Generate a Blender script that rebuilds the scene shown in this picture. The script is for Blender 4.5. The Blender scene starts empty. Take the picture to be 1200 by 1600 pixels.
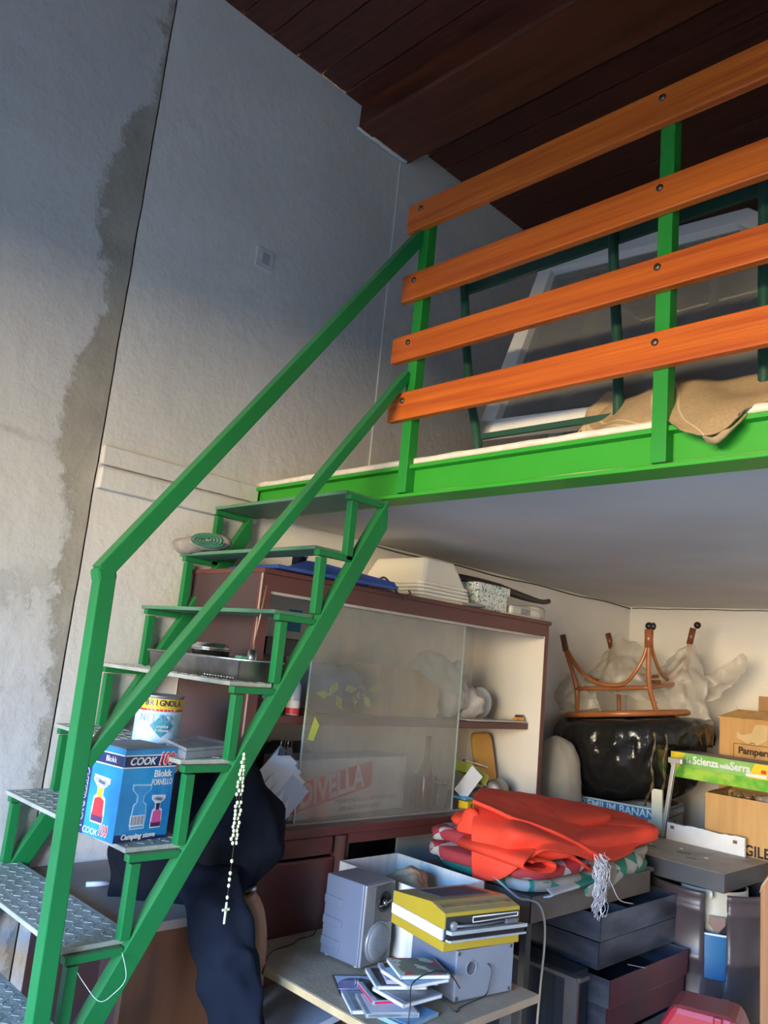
import bpy, bmesh, math, random
from mathutils import Vector, Matrix, noise as mn
random.seed(7)
R = math.radians
scene = bpy.context.scene
col = scene.collection

# ---------------------------------------------------------------- camera, light, exposure
cam_d = bpy.data.cameras.new('camera')
cam = bpy.data.objects.new('camera', cam_d); col.objects.link(cam)
cam_d.sensor_fit = 'VERTICAL'; cam_d.sensor_height = 36.0; cam_d.lens = 27.68
cam_d.clip_start = 0.05
yaw, pit, rol = R(45.79), R(10.97), R(5.594)
d = Vector((-math.sin(yaw)*math.cos(pit), math.cos(yaw)*math.cos(pit), math.sin(pit)))
r0 = Vector((math.cos(yaw), math.sin(yaw), 0)); u0 = r0.cross(d)
r1 = math.cos(rol)*r0 + math.sin(rol)*u0; u1 = -math.sin(rol)*r0 + math.cos(rol)*u0
M = Matrix((r1, u1, -d)).transposed().to_4x4(); M.translation = (2.6, 0.0, 1.5)
cam.matrix_world = M
scene.camera = cam

scene.view_settings.view_transform = 'Standard'; scene.view_settings.look = 'None'
scene.view_settings.gamma = 1.0; scene.view_settings.use_curve_mapping = False
scene.view_settings.exposure = 0.0

DOOR = dict(x0=1.1, x1=3.4, y=-2.2, z=2.42)          # the wide open doorway behind the camera
world = bpy.data.worlds.new('sky'); scene.world = world; world.use_nodes = True
wn = world.node_tree; wn.nodes.clear()
wo = wn.nodes.new('ShaderNodeOutputWorld'); wb = wn.nodes.new('ShaderNodeBackground')
tc = wn.nodes.new('ShaderNodeTexCoord'); sx = wn.nodes.new('ShaderNodeSeparateXYZ'); rp = wn.nodes.new('ShaderNodeValToRGB')
wn.links.new(tc.outputs['Generated'], sx.inputs[0]); wn.links.new(sx.outputs['Z'], rp.inputs[0])
wn.links.new(rp.outputs[0], wb.inputs[0]); wn.links.new(wb.outputs[0], wo.inputs[0])
els = rp.color_ramp.elements
els[0].position = 0.0; els[0].color = (1.0, 0.78, 0.50, 1)
els[1].position = 0.60; els[1].color = (0.10, 0.19, 0.36, 1)
e = els.new(0.09); e.color = (0.90, 0.74, 0.50, 1)
e = els.new(0.16); e.color = (0.30, 0.48, 0.70, 1)
e = els.new(0.26); e.color = (0.10, 0.40, 1.0, 1)
wb.inputs[1].default_value = 56.0

def area(name, loc, rot, sx_, sy_, power, colr, portal=False):
    l = bpy.data.lights.new(name, 'AREA'); l.shape = 'RECTANGLE'; l.size = sx_; l.size_y = sy_
    l.energy = power; l.color = colr
    if portal: l.cycles.is_portal = True
    o = bpy.data.objects.new(name, l); o.location = loc; o.rotation_euler = rot; col.objects.link(o)
    return o
area('doorway_portal', ((DOOR['x0']+DOOR['x1'])/2, DOOR['y'], DOOR['z']/2), (R(90), 0, 0), DOOR['x1']-DOOR['x0'], DOOR['z'], 1, (1, 1, 1), True)
sun_d = bpy.data.lights.new('sun', 'SUN'); sun_d.energy = 0.8; sun_d.angle = R(0.6); sun_d.color = (1.0, 0.86, 0.66)
sun = bpy.data.objects.new('sun', sun_d); col.objects.link(sun)
sun.rotation_euler = (R(-48), 0, R(28))       # stands behind the building's right shoulder and lights only the yard

# ---------------------------------------------------------------- materials
def nodes_mat(name):
    m = bpy.data.materials.new(name); m.use_nodes = True
    nt = m.node_tree; b = nt.nodes['Principled BSDF']
    return m, nt, b
MATS = {}
def N(nt, t, **kw):
    n = nt.nodes.new(t)
    for k, v in kw.items():
        if k.startswith('i_'):
            key = k[2:]
            n.inputs[int(key) if key.isdigit() else key].default_value = v
        else: setattr(n, k, v)
    return n
def mat(name, c1, c2=None, rough=0.6, metal=0.0, scale=6.0, stretch=(1, 1, 1), bump=0.0, bscale=None, dust=0.0,
        dustcol=(0.42, 0.40, 0.36), speck=0.0, speckcol=(0.85, 0.87, 0.85), detail=6, trans=0.0, alpha=1.0, lo=0.35, hi=0.65, ior=1.45, sheen=0.0, spec=0.5):
    if name in MATS: return MATS[name]
    m, nt, b = nodes_mat(name); L = nt.links.new
    t = N(nt, 'ShaderNodeTexCoord'); mp = N(nt, 'ShaderNodeMapping'); mp.inputs['Scale'].default_value = stretch
    L(t.outputs['Object'], mp.inputs[0])
    out = None
    if c2 is None: c2 = tuple(min(1, x*0.82) for x in c1)
    nz = N(nt, 'ShaderNodeTexNoise'); nz.inputs['Scale'].default_value = scale; nz.inputs['Detail'].default_value = detail
    L(mp.outputs[0], nz.inputs['Vector'])
    mr = N(nt, 'ShaderNodeMapRange'); mr.inputs[1].default_value = lo; mr.inputs[2].default_value = hi; L(nz.outputs[0], mr.inputs[0])
    mx = N(nt, 'ShaderNodeMix', data_type='RGBA'); L(mr.outputs[0], mx.inputs[0])
    mx.inputs[6].default_value = (*c1, 1); mx.inputs[7].default_value = (*c2, 1)
    out = mx.outputs[2]
    if dust > 0:      # settled dust: lies on what faces up
        g = N(nt, 'ShaderNodeNewGeometry'); sp = N(nt, 'ShaderNodeSeparateXYZ'); L(g.outputs['Normal'], sp.inputs[0])
        m2 = N(nt, 'ShaderNodeMapRange'); m2.inputs[1].default_value = 0.35; m2.inputs[2].default_value = 0.95; m2.inputs[4].default_value = dust
        L(sp.outputs['Z'], m2.inputs[0])
        n2 = N(nt, 'ShaderNodeTexNoise'); n2.inputs['Scale'].default_value = 9; n2.inputs['Detail'].default_value = 8; L(t.outputs['Object'], n2.inputs['Vector'])
        m3 = N(nt, 'ShaderNodeMapRange'); m3.inputs[1].default_value = 0.3; m3.inputs[2].default_value = 0.6; m3.inputs[3].default_value = 0.55; L(n2.outputs[0], m3.inputs[0])
        mm = N(nt, 'ShaderNodeMath', operation='MULTIPLY'); L(m2.outputs[0], mm.inputs[0]); L(m3.outputs[0], mm.inputs[1])
        mx2 = N(nt, 'ShaderNodeMix', data_type='RGBA'); L(mm.outputs[0], mx2.inputs[0]); L(out, mx2.inputs[6]); mx2.inputs[7].default_value = (*dustcol, 1)
        out = mx2.outputs[2]
    if speck > 0:
        n3 = N(nt, 'ShaderNodeTexNoise'); n3.inputs['Scale'].default_value = 70; n3.inputs['Detail'].default_value = 2; L(t.outputs['Object'], n3.inputs['Vector'])
        m4 = N(nt, 'ShaderNodeMapRange'); m4.inputs[1].default_value = 0.86-speck*0.2; m4.inputs[2].default_value = 0.88-speck*0.2; L(n3.outputs[0], m4.inputs[0])
        mx3 = N(nt, 'ShaderNodeMix', data_type='RGBA'); L(m4.outputs[0], mx3.inputs[0]); L(out, mx3.inputs[6]); mx3.inputs[7].default_value = (*speckcol, 1)
        out = mx3.outputs[2]
    L(out, b.inputs['Base Color'])
    b.inputs['Roughness'].default_value = rough; b.inputs['Metallic'].default_value = metal
    b.inputs['Specular IOR Level'].default_value = spec
    if trans: b.inputs['Transmission Weight'].default_value = trans; b.inputs['IOR'].default_value = ior
    if alpha < 1: b.inputs['Alpha'].default_value = alpha
    if bump > 0:
        nb = N(nt, 'ShaderNodeTexNoise'); nb.inputs['Scale'].default_value = bscale or scale*3; nb.inputs['Detail'].default_value = 8
        L(mp.outputs[0], nb.inputs['Vector'])
        bp = N(nt, 'ShaderNodeBump'); bp.inputs['Strength'].default_value = bump; bp.inputs['Distance'].default_value = 0.01
        L(nb.outputs[0], bp.inputs['Height']); L(bp.outputs[0], b.inputs['Normal'])
    MATS[name] = m
    return m

# ---------------------------------------------------------------- mesh helpers
class MB:
    """collects faces in world coordinates; build() links them as ONE mesh object"""
    def __init__(s): s.v = []; s.f = []; s.smooth = []; s.uv = {}
    def add(s, vs, fs, smooth=False):
        o = len(s.v); s.v += [Vector(v) for v in vs]
        for f in fs: s.f.append([i+o for i in f]); s.smooth.append(smooth)
        return s
    def box(s, a, b, bev=0.0):
        return s.obox([(a[i]+b[i])/2 for i in range(3)], (1,0,0), (0,1,0), [abs(b[i]-a[i]) for i in range(3)], bev)
    def obox(s, c, ax, ay, size, bev=0.0):
        ax = Vector(ax).normalized(); ay = Vector(ay).normalized(); az = ax.cross(ay).normalized(); ay = az.cross(ax)
        c = Vector(c); hx, hy, hz = [q/2 for q in size]
        if bev <= 0:
            vs = [c+ax*x*hx+ay*y*hy+az*z*hz for x in (-1,1) for y in (-1,1) for z in (-1,1)]
            return s.add(vs, [(0,1,3,2),(4,6,7,5),(0,4,5,1),(2,3,7,6),(0,2,6,4),(1,5,7,3)])
        bm = bmesh.new(); bmesh.ops.create_cube(bm, size=1.0)
        for v in bm.verts: v.co = Vector((v.co.x*size[0], v.co.y*size[1], v.co.z*size[2]))
        bmesh.ops.bevel(bm, geom=list(bm.edges), offset=min(bev, min(size)*0.45), segments=2, affect='EDGES', profile=0.5)
        bm.verts.index_update()
        s.add([c+ax*v.co.x+ay*v.co.y+az*v.co.z for v in bm.verts], [[v.index for v in f.verts] for f in bm.faces], False)
        bm.free(); return s
    def bar(s, p, q, w, h, up=(0,0,1), bev=0.0):
        p = Vector(p); q = Vector(q); t = (q-p)
        ax = t.normalized(); upv = Vector(up); ay = upv.cross(ax)
        if ay.length < 1e-4: ay = Vector((1,0,0)).cross(ax)
        return s.obox((p+q)/2, ax, ay, (t.length, w, h), bev)
    def tube(s, pts, r, n=8, closed=False, caps=True):
        pts = [Vector(p) for p in pts]; rr = r if isinstance(r, (list, tuple)) else [r]*len(pts)
        m = len(pts); vs = []; prev = None
        for i, p in enumerate(pts):
            if closed: t = pts[(i+1) % m]-pts[i-1]
            else: t = pts[min(i+1, m-1)]-pts[max(i-1, 0)]
            t.normalize()
            if prev is None:
                a = t.cross(Vector((0,0,1)));
                if a.length < 1e-3: a = t.cross(Vector((1,0,0)))
            else: a = prev-t*prev.dot(t)
            a.normalize(); prev = a; b_ = t.cross(a)
            for k in range(n):
                th = 2*math.pi*k/n; vs.append(p+(a*math.cos(th)+b_*math.sin(th))*rr[i])
        fs = []
        for i in range(m if closed else m-1):
            for k in range(n):
                j = (i+1) % m
                fs.append((i*n+k, i*n+(k+1) % n, j*n+(k+1) % n, j*n+k))
        if caps and not closed: fs += [list(range(n))[::-1], list(range((m-1)*n, m*n))]
        return s.add(vs, fs, True)
    def lathe(s, c, prof, n=24, axis=(0,0,1), cap=True):
        az = Vector(axis).normalized(); ax = az.cross(Vector((0,1,0)))
        if ax.length < 1e-3: ax = Vector((1,0,0))
        ax.normalize(); ay = az.cross(ax); c = Vector(c); vs = []
        for (r_, h) in prof:
            for k in range(n):
                th = 2*math.pi*k/n; vs.append(c+az*h+(ax*math.cos(th)+ay*math.sin(th))*r_)
        fs = []
        for i in range(len(prof)-1):
            for k in range(n): fs.append((i*n+k, i*n+(k+1) % n, (i+1)*n+(k+1) % n, (i+1)*n+k))
        if cap: fs += [list(range(n))[::-1], list(range((len(prof)-1)*n, len(prof)*n))]
        return s.add(vs, fs, True)
    def poly(s, pts, off):
        """a flat polygon extruded by the vector off"""
        pts = [Vector(p) for p in pts]; n = len(pts); off = Vector(off)
        vs = pts+[p+off for p in pts]
        return s.add(vs, [list(range(n)), [n+i for i in range(n)][::-1]]+[(i, n+i, n+(i+1) % n, (i+1) % n) for i in range(n)])
    def grid(s, fn, nu, nv, smooth=True, thick=0.0):
        P = [[Vector(fn(i/(nu-1), j/(nv-1))) for j in range(nv)] for i in range(nu)]
        vs = [P[i][j] for i in range(nu) for j in range(nv)]
        fs = [(i*nv+j, i*nv+j+1, (i+1)*nv+j+1, (i+1)*nv+j) for i in range(nu-1) for j in range(nv-1)]
        return s.add(vs, fs, smooth)
    def jitter(s, amt, freq, seed=0.0, zs=1.0):
        for i, v in enumerate(s.v):
            q = v*freq+Vector((seed, seed*1.7, seed*0.3))
            nvec = Vector((mn.noise(q), mn.noise(q+Vector((31, 7, 3))), mn.noise(q+Vector((5, 57, 19)))*zs))
            s.v[i] = v+nvec*amt
        return s
    def build(s, name, m, parent=None, sub=0, bevel=0.0, solid=0.0):
        me = bpy.data.meshes.new(name)
        inv = parent_world(parent).inverted() if parent else Matrix()
        me.from_pydata([inv @ v for v in s.v], [], s.f); me.update()
        bm = bmesh.new(); bm.from_mesh(me); bmesh.ops.recalc_face_normals(bm, faces=bm.faces); bm.to_mesh(me); bm.free()
        me.polygons.foreach_set('use_smooth', s.smooth)
        ms = m if isinstance(m, (list, tuple)) else [m]
        for q in ms: me.materials.append(q)
        o = bpy.data.objects.new(name, me); col.objects.link(o)
        if parent: o.parent = parent
        if solid: md = o.modifiers.new('solid', 'SOLIDIFY'); md.thickness = solid; md.offset = 0
        if bevel: md = o.modifiers.new('bevel', 'BEVEL'); md.width = bevel; md.segments = 2; md.limit_method = 'ANGLE'
        if sub: md = o.modifiers.new('sub', 'SUBSURF'); md.levels = sub; md.render_levels = sub
        return o
def parent_world(p):
    mt = Matrix()
    while p is not None:
        mt = Matrix.LocRotScale(p.location, p.rotation_euler, p.scale) @ mt; p = p.parent
    return mt
def tag(o, label=None, cat=None, group=None, kind=None):
    if label: o['label'] = label
    if cat: o['category'] = cat
    if group: o['group'] = group
    if kind: o['kind'] = kind
    return o
def thing(name, label, cat, loc=(0,0,0), rotz=0.0, group=None):
    o = bpy.data.objects.new(name, None); o.empty_display_size = 0.1; col.objects.link(o)
    o.location = loc; o.rotation_euler = (0, 0, rotz)
    return tag(o, label, cat, group)
def one(name, mb, m, label, cat, group=None, **kw):
    c = Vector((0,0,0)); zs = 1e9
    for v in mb.v: c += v; zs = min(zs, v.z)
    c /= len(mb.v); c.z = zs
    mb.v = [v-c for v in mb.v]
    o = mb.build(name, m, None, **kw); o.location = c
    return tag(o, label, cat, group)
def struct(name, mb, m, parent=None, **kw):
    o = mb.build(name, m, parent, **kw)
    if parent is None: o['kind'] = 'structure'
    return o
def text(body, size, org, ux, uy, m, parent, name='lettering', depth=0.0006, shear=0.0, align='CENTER', bold=0.0, squash=1.0):
    """flat lettering standing on a surface: org = centre, ux = reading direction, uy = up"""
    cu = bpy.data.curves.new(name, 'FONT'); cu.body = body; cu.size = size; cu.align_x = align; cu.align_y = 'CENTER'
    cu.extrude = depth/2; cu.shear = shear; cu.offset = bold; cu.resolution_u = 3
    t = bpy.data.objects.new('tmp', cu); col.objects.link(t)
    dg = bpy.context.evaluated_depsgraph_get(); dg.update()
    me = bpy.data.meshes.new_from_object(t.evaluated_get(dg))
    bpy.data.objects.remove(t); bpy.data.curves.remove(cu)
    ux = Vector(ux).normalized(); uy = Vector(uy); uz = ux.cross(uy).normalized(); uy = uz.cross(ux)
    W = Matrix((ux*squash, uy, uz)).transposed().to_4x4(); W.translation = Vector(org)+uz*depth*0.6
    me.transform(parent_world(parent).inverted() @ W)
    me.name = name; me.materials.clear(); me.materials.append(m)
    o = bpy.data.objects.new(name, me); col.objects.link(o); o.parent = parent
    return o
# ---------------------------------------------------------------- the shell of the room
def plaster(name, stains, w1=(0.82, 0.79, 0.72), w2=(0.76, 0.73, 0.66)):
    m, nt, b = nodes_mat(name); L = nt.links.new
    t = N(nt, 'ShaderNodeTexCoord'); P = t.outputs['Object']
    def noise(sc, det=8, rgh=0.6): 
        n = N(nt, 'ShaderNodeTexNoise'); n.inputs['Scale'].default_value = sc; n.inputs['Detail'].default_value = det; n.inputs['Roughness'].default_value = rgh; L(P, n.inputs['Vector']); return n.outputs[0]
    def rng(v, a, b_, c=0.0, e_=1.0):
        q = N(nt, 'ShaderNodeMapRange'); q.inputs[1].default_value = a; q.inputs[2].default_value = b_; q.inputs[3].default_value = c; q.inputs[4].default_value = e_; L(v, q.inputs[0]); return q.outputs[0]
    def op(o_, a, b_=None):
        q = N(nt, 'ShaderNodeMath', operation=o_)
        for k, x in ((0, a), (1, b_)):
            if x is None: continue
            if isinstance(x, (int, float)): q.inputs[k].default_value = x
            else: L(x, q.inputs[k])
        return q.outputs[0]
    def mix(f, a, b_):
        q = N(nt, 'ShaderNodeMix', data_type='RGBA'); L(f, q.inputs[0])
        for k, x in ((6, a), (7, b_)):
            if isinstance(x, tuple): q.inputs[k].default_value = (*x, 1)
            else: L(x, q.inputs[k])
        return q.outputs[2]
    base = mix(rng(noise(2.5), 0.35, 0.7), w1, w2)
    base = mix(rng(noise(22, 3), 0.68, 0.74, 0, 0.35), base, (0.50, 0.48, 0.43))
    h = rng(noise(14), 0.2, 0.8, 0, 1)
    if stains:
        s_ = N(nt, 'ShaderNodeSeparateXYZ'); L(P, s_.inputs[0])
        rp_ = N(nt, 'ShaderNodeValToRGB'); L(rng(s_.outputs['Z'], 1.2, 3.5), rp_.inputs[0]); rp_.color_ramp.interpolation = 'B_SPLINE'
        pts = [(0.0, .02), (.12, .05), (.22, .055), (.33, .07), (.40, .17), (.46, .13), (.53, .15), (.60, .05), (.68, .085), (.78, .17), (.88, .12), (.96, .10), (1.0, 0.0)]
        ee = rp_.color_ramp.elements; ee[0].position = pts[0][0]; ee[0].color = (pts[0][1],)*3+(1,); ee[1].position = 1.0; ee[1].color = (0, 0, 0, 1)
        for p_, v_ in pts[1:-1]: q = ee.new(p_); q.color = (v_, v_, v_, 1)
        dist = op('SUBTRACT', 1.135, s_.outputs['Y'])
        edge = op('ADD', rp_.outputs[0], rng(noise(9, 10, 0.72), 0.2, 0.8, -0.07, 0.07))
        mk = rng(op('SUBTRACT', edge, dist), -0.012, 0.012)
        damp = mix(rng(noise(5), 0.3, 0.7), (0.25, 0.235, 0.20), (0.35, 0.335, 0.29))
        base = mix(op('MULTIPLY', mk, rng(noise(1.7), 0.25, 0.6, 0.75, 1.0)), base, damp)
        # flaking paint low on the wall and a tide line
        low = op('MULTIPLY', rng(s_.outputs['Z'], 1.74, 1.66), rng(s_.outputs['Z'], 1.25, 1.45))
        fl = op('MULTIPLY', low, rng(op('ADD', noise(3.2, 12, 0.7), op('MULTIPLY', s_.outputs['Y'], -0.12)), 0.40, 0.44))
        base = mix(op('MULTIPLY', fl, 0.55), base, (0.36, 0.36, 0.34))
        td = op('ABSOLUTE', op('SUBTRACT', op('ADD', s_.outputs['Z'], rng(noise(6, 8), 0.2, 0.8, -0.03, 0.03)), 2.115))
        tide = op('MULTIPLY', rng(td, 0.022, 0.004), rng(s_.outputs['Y'], 1.0, 0.85))
        base = mix(op('MULTIPLY', tide, 0.5), base, (0.30, 0.28, 0.24))
        h = op('ADD', h, op('MULTIPLY', mk, -1.2)); h = op('ADD', h, op('MULTIPLY', fl, 1.0))
    L(base, b.inputs['Base Color']); b.inputs['Roughness'].default_value = 0.85
    bp = N(nt, 'ShaderNodeBump'); bp.inputs['Strength'].default_value = 0.35; bp.inputs['Distance'].default_value = 0.012; L(h, bp.inputs['Height']); L(bp.outputs[0], b.inputs['Normal'])
    return m
WALL = plaster('white_plaster', False); WALLS = plaster('stained_dimmed_plaster', True, (0.50, 0.505, 0.50), (0.44, 0.44, 0.43))  # base tones stand in for light level: stair side dimmed, under the loft raised
WALLM = plaster('half_dimmed_plaster', False, (0.63, 0.62, 0.59), (0.57, 0.56, 0.53))  # same plaster, toned down for the weak light higher up
CEILP = mat('loft_plaster', (0.64, 0.61, 0.56), (0.54, 0.52, 0.48), rough=0.75, scale=1.6, bump=0.15, bscale=5)
CONC = mat('concrete', (0.46, 0.44, 0.40), (0.36, 0.34, 0.31), rough=0.9, scale=4, bump=0.3)
YARD = mat('yard_paving', (0.16, 0.115, 0.075), (0.12, 0.088, 0.06), rough=0.9, scale=2)
ZC = 4.11
struct('floor', MB().box((-0.1, DOOR['y'], -0.1), (5.6, 5.05, 0)), CONC)
struct('yard', MB().box((-14, -22, -0.14), (20, DOOR['y'], -0.04)), YARD)
wl = struct('wall_left', MB().box((-0.2, DOOR['y'], 0), (0, 1.135, ZC)), WALLS)
wr = MB(); wr.box((-0.2, 1.135, 0), (0.0, 1.84, ZC)); wr.box((-0.2, 1.84, 2.10), (0.0, 5.05, ZC)); wr2 = MB().box((-0.2, 1.84, 0), (0.0, 5.05, 2.10)); struct('wall_left', wr2, WALL); struct('wall_left', wr, WALLM)
# the right part stands a little proud of the stained part; its arris shows as a fine light line
struct('trim_1', MB().grid(lambda u, v: (-0.006+0.006*u, 1.1345+0.003*mn.noise(Vector((0, 0, v*30))), 0.0+v*ZC), 2, 60), WALLM, solid=0.005)
st = MB(); st.box((-0.002, 1.138, 2.085), (0.022, 1.80, 2.155)); st.box((-0.002, 1.138, 2.00), (0.034, 1.80, 2.074)); st.jitter(0.004, 9)
struct('trim_2', st, WALLM, bevel=0.006)
struct('trim_3', MB().box((-0.002, 2.40, 2.17), (0.006, 4.92, ZC)), WALLM, bevel=0.002)
struct('wall_back', MB().box((-0.2, 4.92, 0), (5.6, 5.05, ZC)), WALL)
struct('wall_right', MB().box((5.4, DOOR['y'], 0), (5.6, 4.92, ZC)), WALL)
fw = MB(); fw.box((-0.2, DOOR['y']-0.2, 0), (DOOR['x0'], DOOR['y'], ZC)); fw.box((DOOR['x1'], DOOR['y']-0.2, 0), (5.6, DOOR['y'], ZC)); fw.box((DOOR['x0'], DOOR['y']-0.2, DOOR['z']), (DOOR['x1'], DOOR['y'], ZC))
struct('wall_front', fw, WALL)
struct('trim_4', MB().grid(lambda u, v: (0.004+0.008*u, 2.5+v*2.4, 2.033-0.004*math.sin(v*20)), 2, 24), mat('gap_dark', (0.10, 0.10, 0.08), rough=0.9), solid=0.006)
struct('trim_5', MB().grid(lambda u, v: (0.02+v*1.8, 4.914-0.006*u, 2.033+0.005*mn.noise(Vector((v*12, 0, 0)))), 2, 30), MATS['gap_dark'], solid=0.005)

# dark boarded ceiling and its beam
DW = mat('dark_ceiling_wood', (0.105, 0.024, 0.012), (0.055, 0.013, 0.008), rough=0.5, scale=5, stretch=(0.7, 7, 7), bump=0.15)
DW2 = mat('beam_wood', (0.15, 0.035, 0.014), (0.075, 0.018, 0.009), rough=0.45, scale=4, stretch=(0.5, 6, 6), bump=0.15)
ce = struct('ceiling', MB().box((-0.2, DOOR['y']-0.2, ZC+0.02), (5.6, 5.05, ZC+0.12)), DW)
pm = None; y = DOOR['y']
w = 0.145
for i in range(49):
    if pm is None:
        o = MB().box((0, y+0.003, ZC), (5.4, y+w-0.003, ZC+0.022)).build('plank', DW, ce, bevel=0.003); pm = o; y0 = y
    else:
        o = pm.copy(); col.objects.link(o); o.parent = ce; o.location = (0, y-y0, random.uniform(-0.002, 0.002))
    y += w
struct('ceiling_beam', MB().box((0, 2.11, 3.98), (5.4, 2.45, ZC+0.01)).jitter(0.006, 3), DW2, bevel=0.012)
rb = MB(); rb.grid(lambda u, v: (0.004+0.02*u*(1 if v > 0.3 else 0.5), 2.10+0.33*v, 3.975+0.012*mn.noise(Vector((v*14, u*5, 3)))), 3, 24); struct('trim_6', rb, WALL, solid=0.012)
# loft slab
struct('loft_slab', MB().box((0, 1.87, 2.045), (5.4, 4.92, 2.150)), CEILP)
lf = MB().grid(lambda u, v: (0.0+5.4*u, 1.80+v*3.12, 2.163+0.004*mn.noise(Vector((u*60, v*30, 0)))*(1 if v < 0.1 else 0.3)), 120, 20)
struct('loft_floor', lf, mat('loft_screed', (0.80, 0.77, 0.68), (0.68, 0.64, 0.55), rough=0.9, scale=20), solid=0.018)

# switch box on the wall
sb = thing('switch_plate', 'small square white blanking plate high on the wall above the stair', 'switch', (0.0, 1.69, 3.06))
MB().box((0.0, 1.645, 3.065), (0.010, 1.735, 3.155), 0.003).build('plate', mat('old_white_plastic', (0.62, 0.61, 0.58), rough=0.5), sb)
MB().box((0.009, 1.672, 3.085), (0.013, 1.71, 3.135), 0.0015).build('insert', mat('grey_plastic', (0.42, 0.41, 0.40), rough=0.5), sb)

# ---------------------------------------------------------------- green steel: loft edge beam, guard rail, stair
GREEN = mat('green_gloss_paint', (0.009, 0.185, 0.048), (0.007, 0.150, 0.038), rough=0.42, spec=0.35, scale=3, bump=0.05, dust=0.45, dustcol=(0.17, 0.26, 0.16), speck=0.25)  # one green paint in three tones; the light on each part is coloured in
GREEN2 = mat('green_paint_lit', (0.038, 0.34, 0.030), (0.030, 0.30, 0.025), rough=0.42, spec=0.35, scale=2.5, bump=0.06, dust=0.3, dustcol=(0.4, 0.45, 0.3), speck=0.15)
CREAM = mat('cream_overspill', (0.75, 0.70, 0.52), rough=0.7)
gb = thing('edge_beam', 'bright green steel channel beam along the front edge of the loft', 'beam', (0, 1.81, 2.04))
MB().box((0, 1.812, 2.045), (5.4, 1.86, 2.148)).build('web', GREEN2, gb)
MB().box((0, 1.783, 2.134), (5.4, 1.86, 2.148), 0.003).build('flange', GREEN2, gb)
MB().box((0, 1.770, 2.036), (5.4, 1.87, 2.048), 0.003).build('flange', GREEN2, gb)
MB().tube([(0.9+i*0.15, 1.800+0.003*math.sin(i), 2.052+0.0015*math.sin(i*2.1)) for i in range(31)], 0.0045, 6).build('paint_bead', CREAM, gb)['label'] = 'cream bead of paint along the lower flange'
GREENP = mat('green_paint_half_lit', (0.020, 0.27, 0.035), (0.016, 0.22, 0.028), rough=0.42, spec=0.35, scale=3, speck=0.2)  # same green, toned between stair and beam for the light it gets
gr = thing('guard_rail', 'loft guard rail of green posts and four orange varnished boards', 'railing', (0.84, 1.77, 2.05))
ORW = mat('orange_varnished_wood', (0.66, 0.150, 0.016), (0.40, 0.066, 0.010), rough=0.36, scale=4.5, stretch=(0.35, 10, 10), bump=0.12, lo=0.3, hi=0.7, detail=10)
for i, x in enumerate((0.845, 1.722, 2.60, 3.48, 4.36)):
    MB().box((x-0.02, 1.772, 2.052), (x+0.02, 1.812, 3.02 if i == 0 else 3.10), 0.002).build('post', GREENP, gr)
BOLT = mat('bolt_steel', (0.16, 0.13, 0.11), rough=0.4, metal=0.9)
for k, (z0, z1, xl) in enumerate(((2.293, 2.388, 0.775), (2.503, 2.594, 0.765), (2.722, 2.820, 0.785), (2.985, 3.090, 0.780))):
    bd = MB().box((xl, 1.745, z0), (5.0, 1.772, z1))
    o = bd.build('board', ORW, gr, bevel=0.004); 
    for x in (0.845, 1.722, 2.60, 3.48):
        MB().lathe((x-0.004, 1.745, z1-0.03), [(0.010, 0), (0.0095, 0.003), (0.005, 0.0055)], 12, (0, -1, 0)).build('bolt', BOLT, o)

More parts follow.
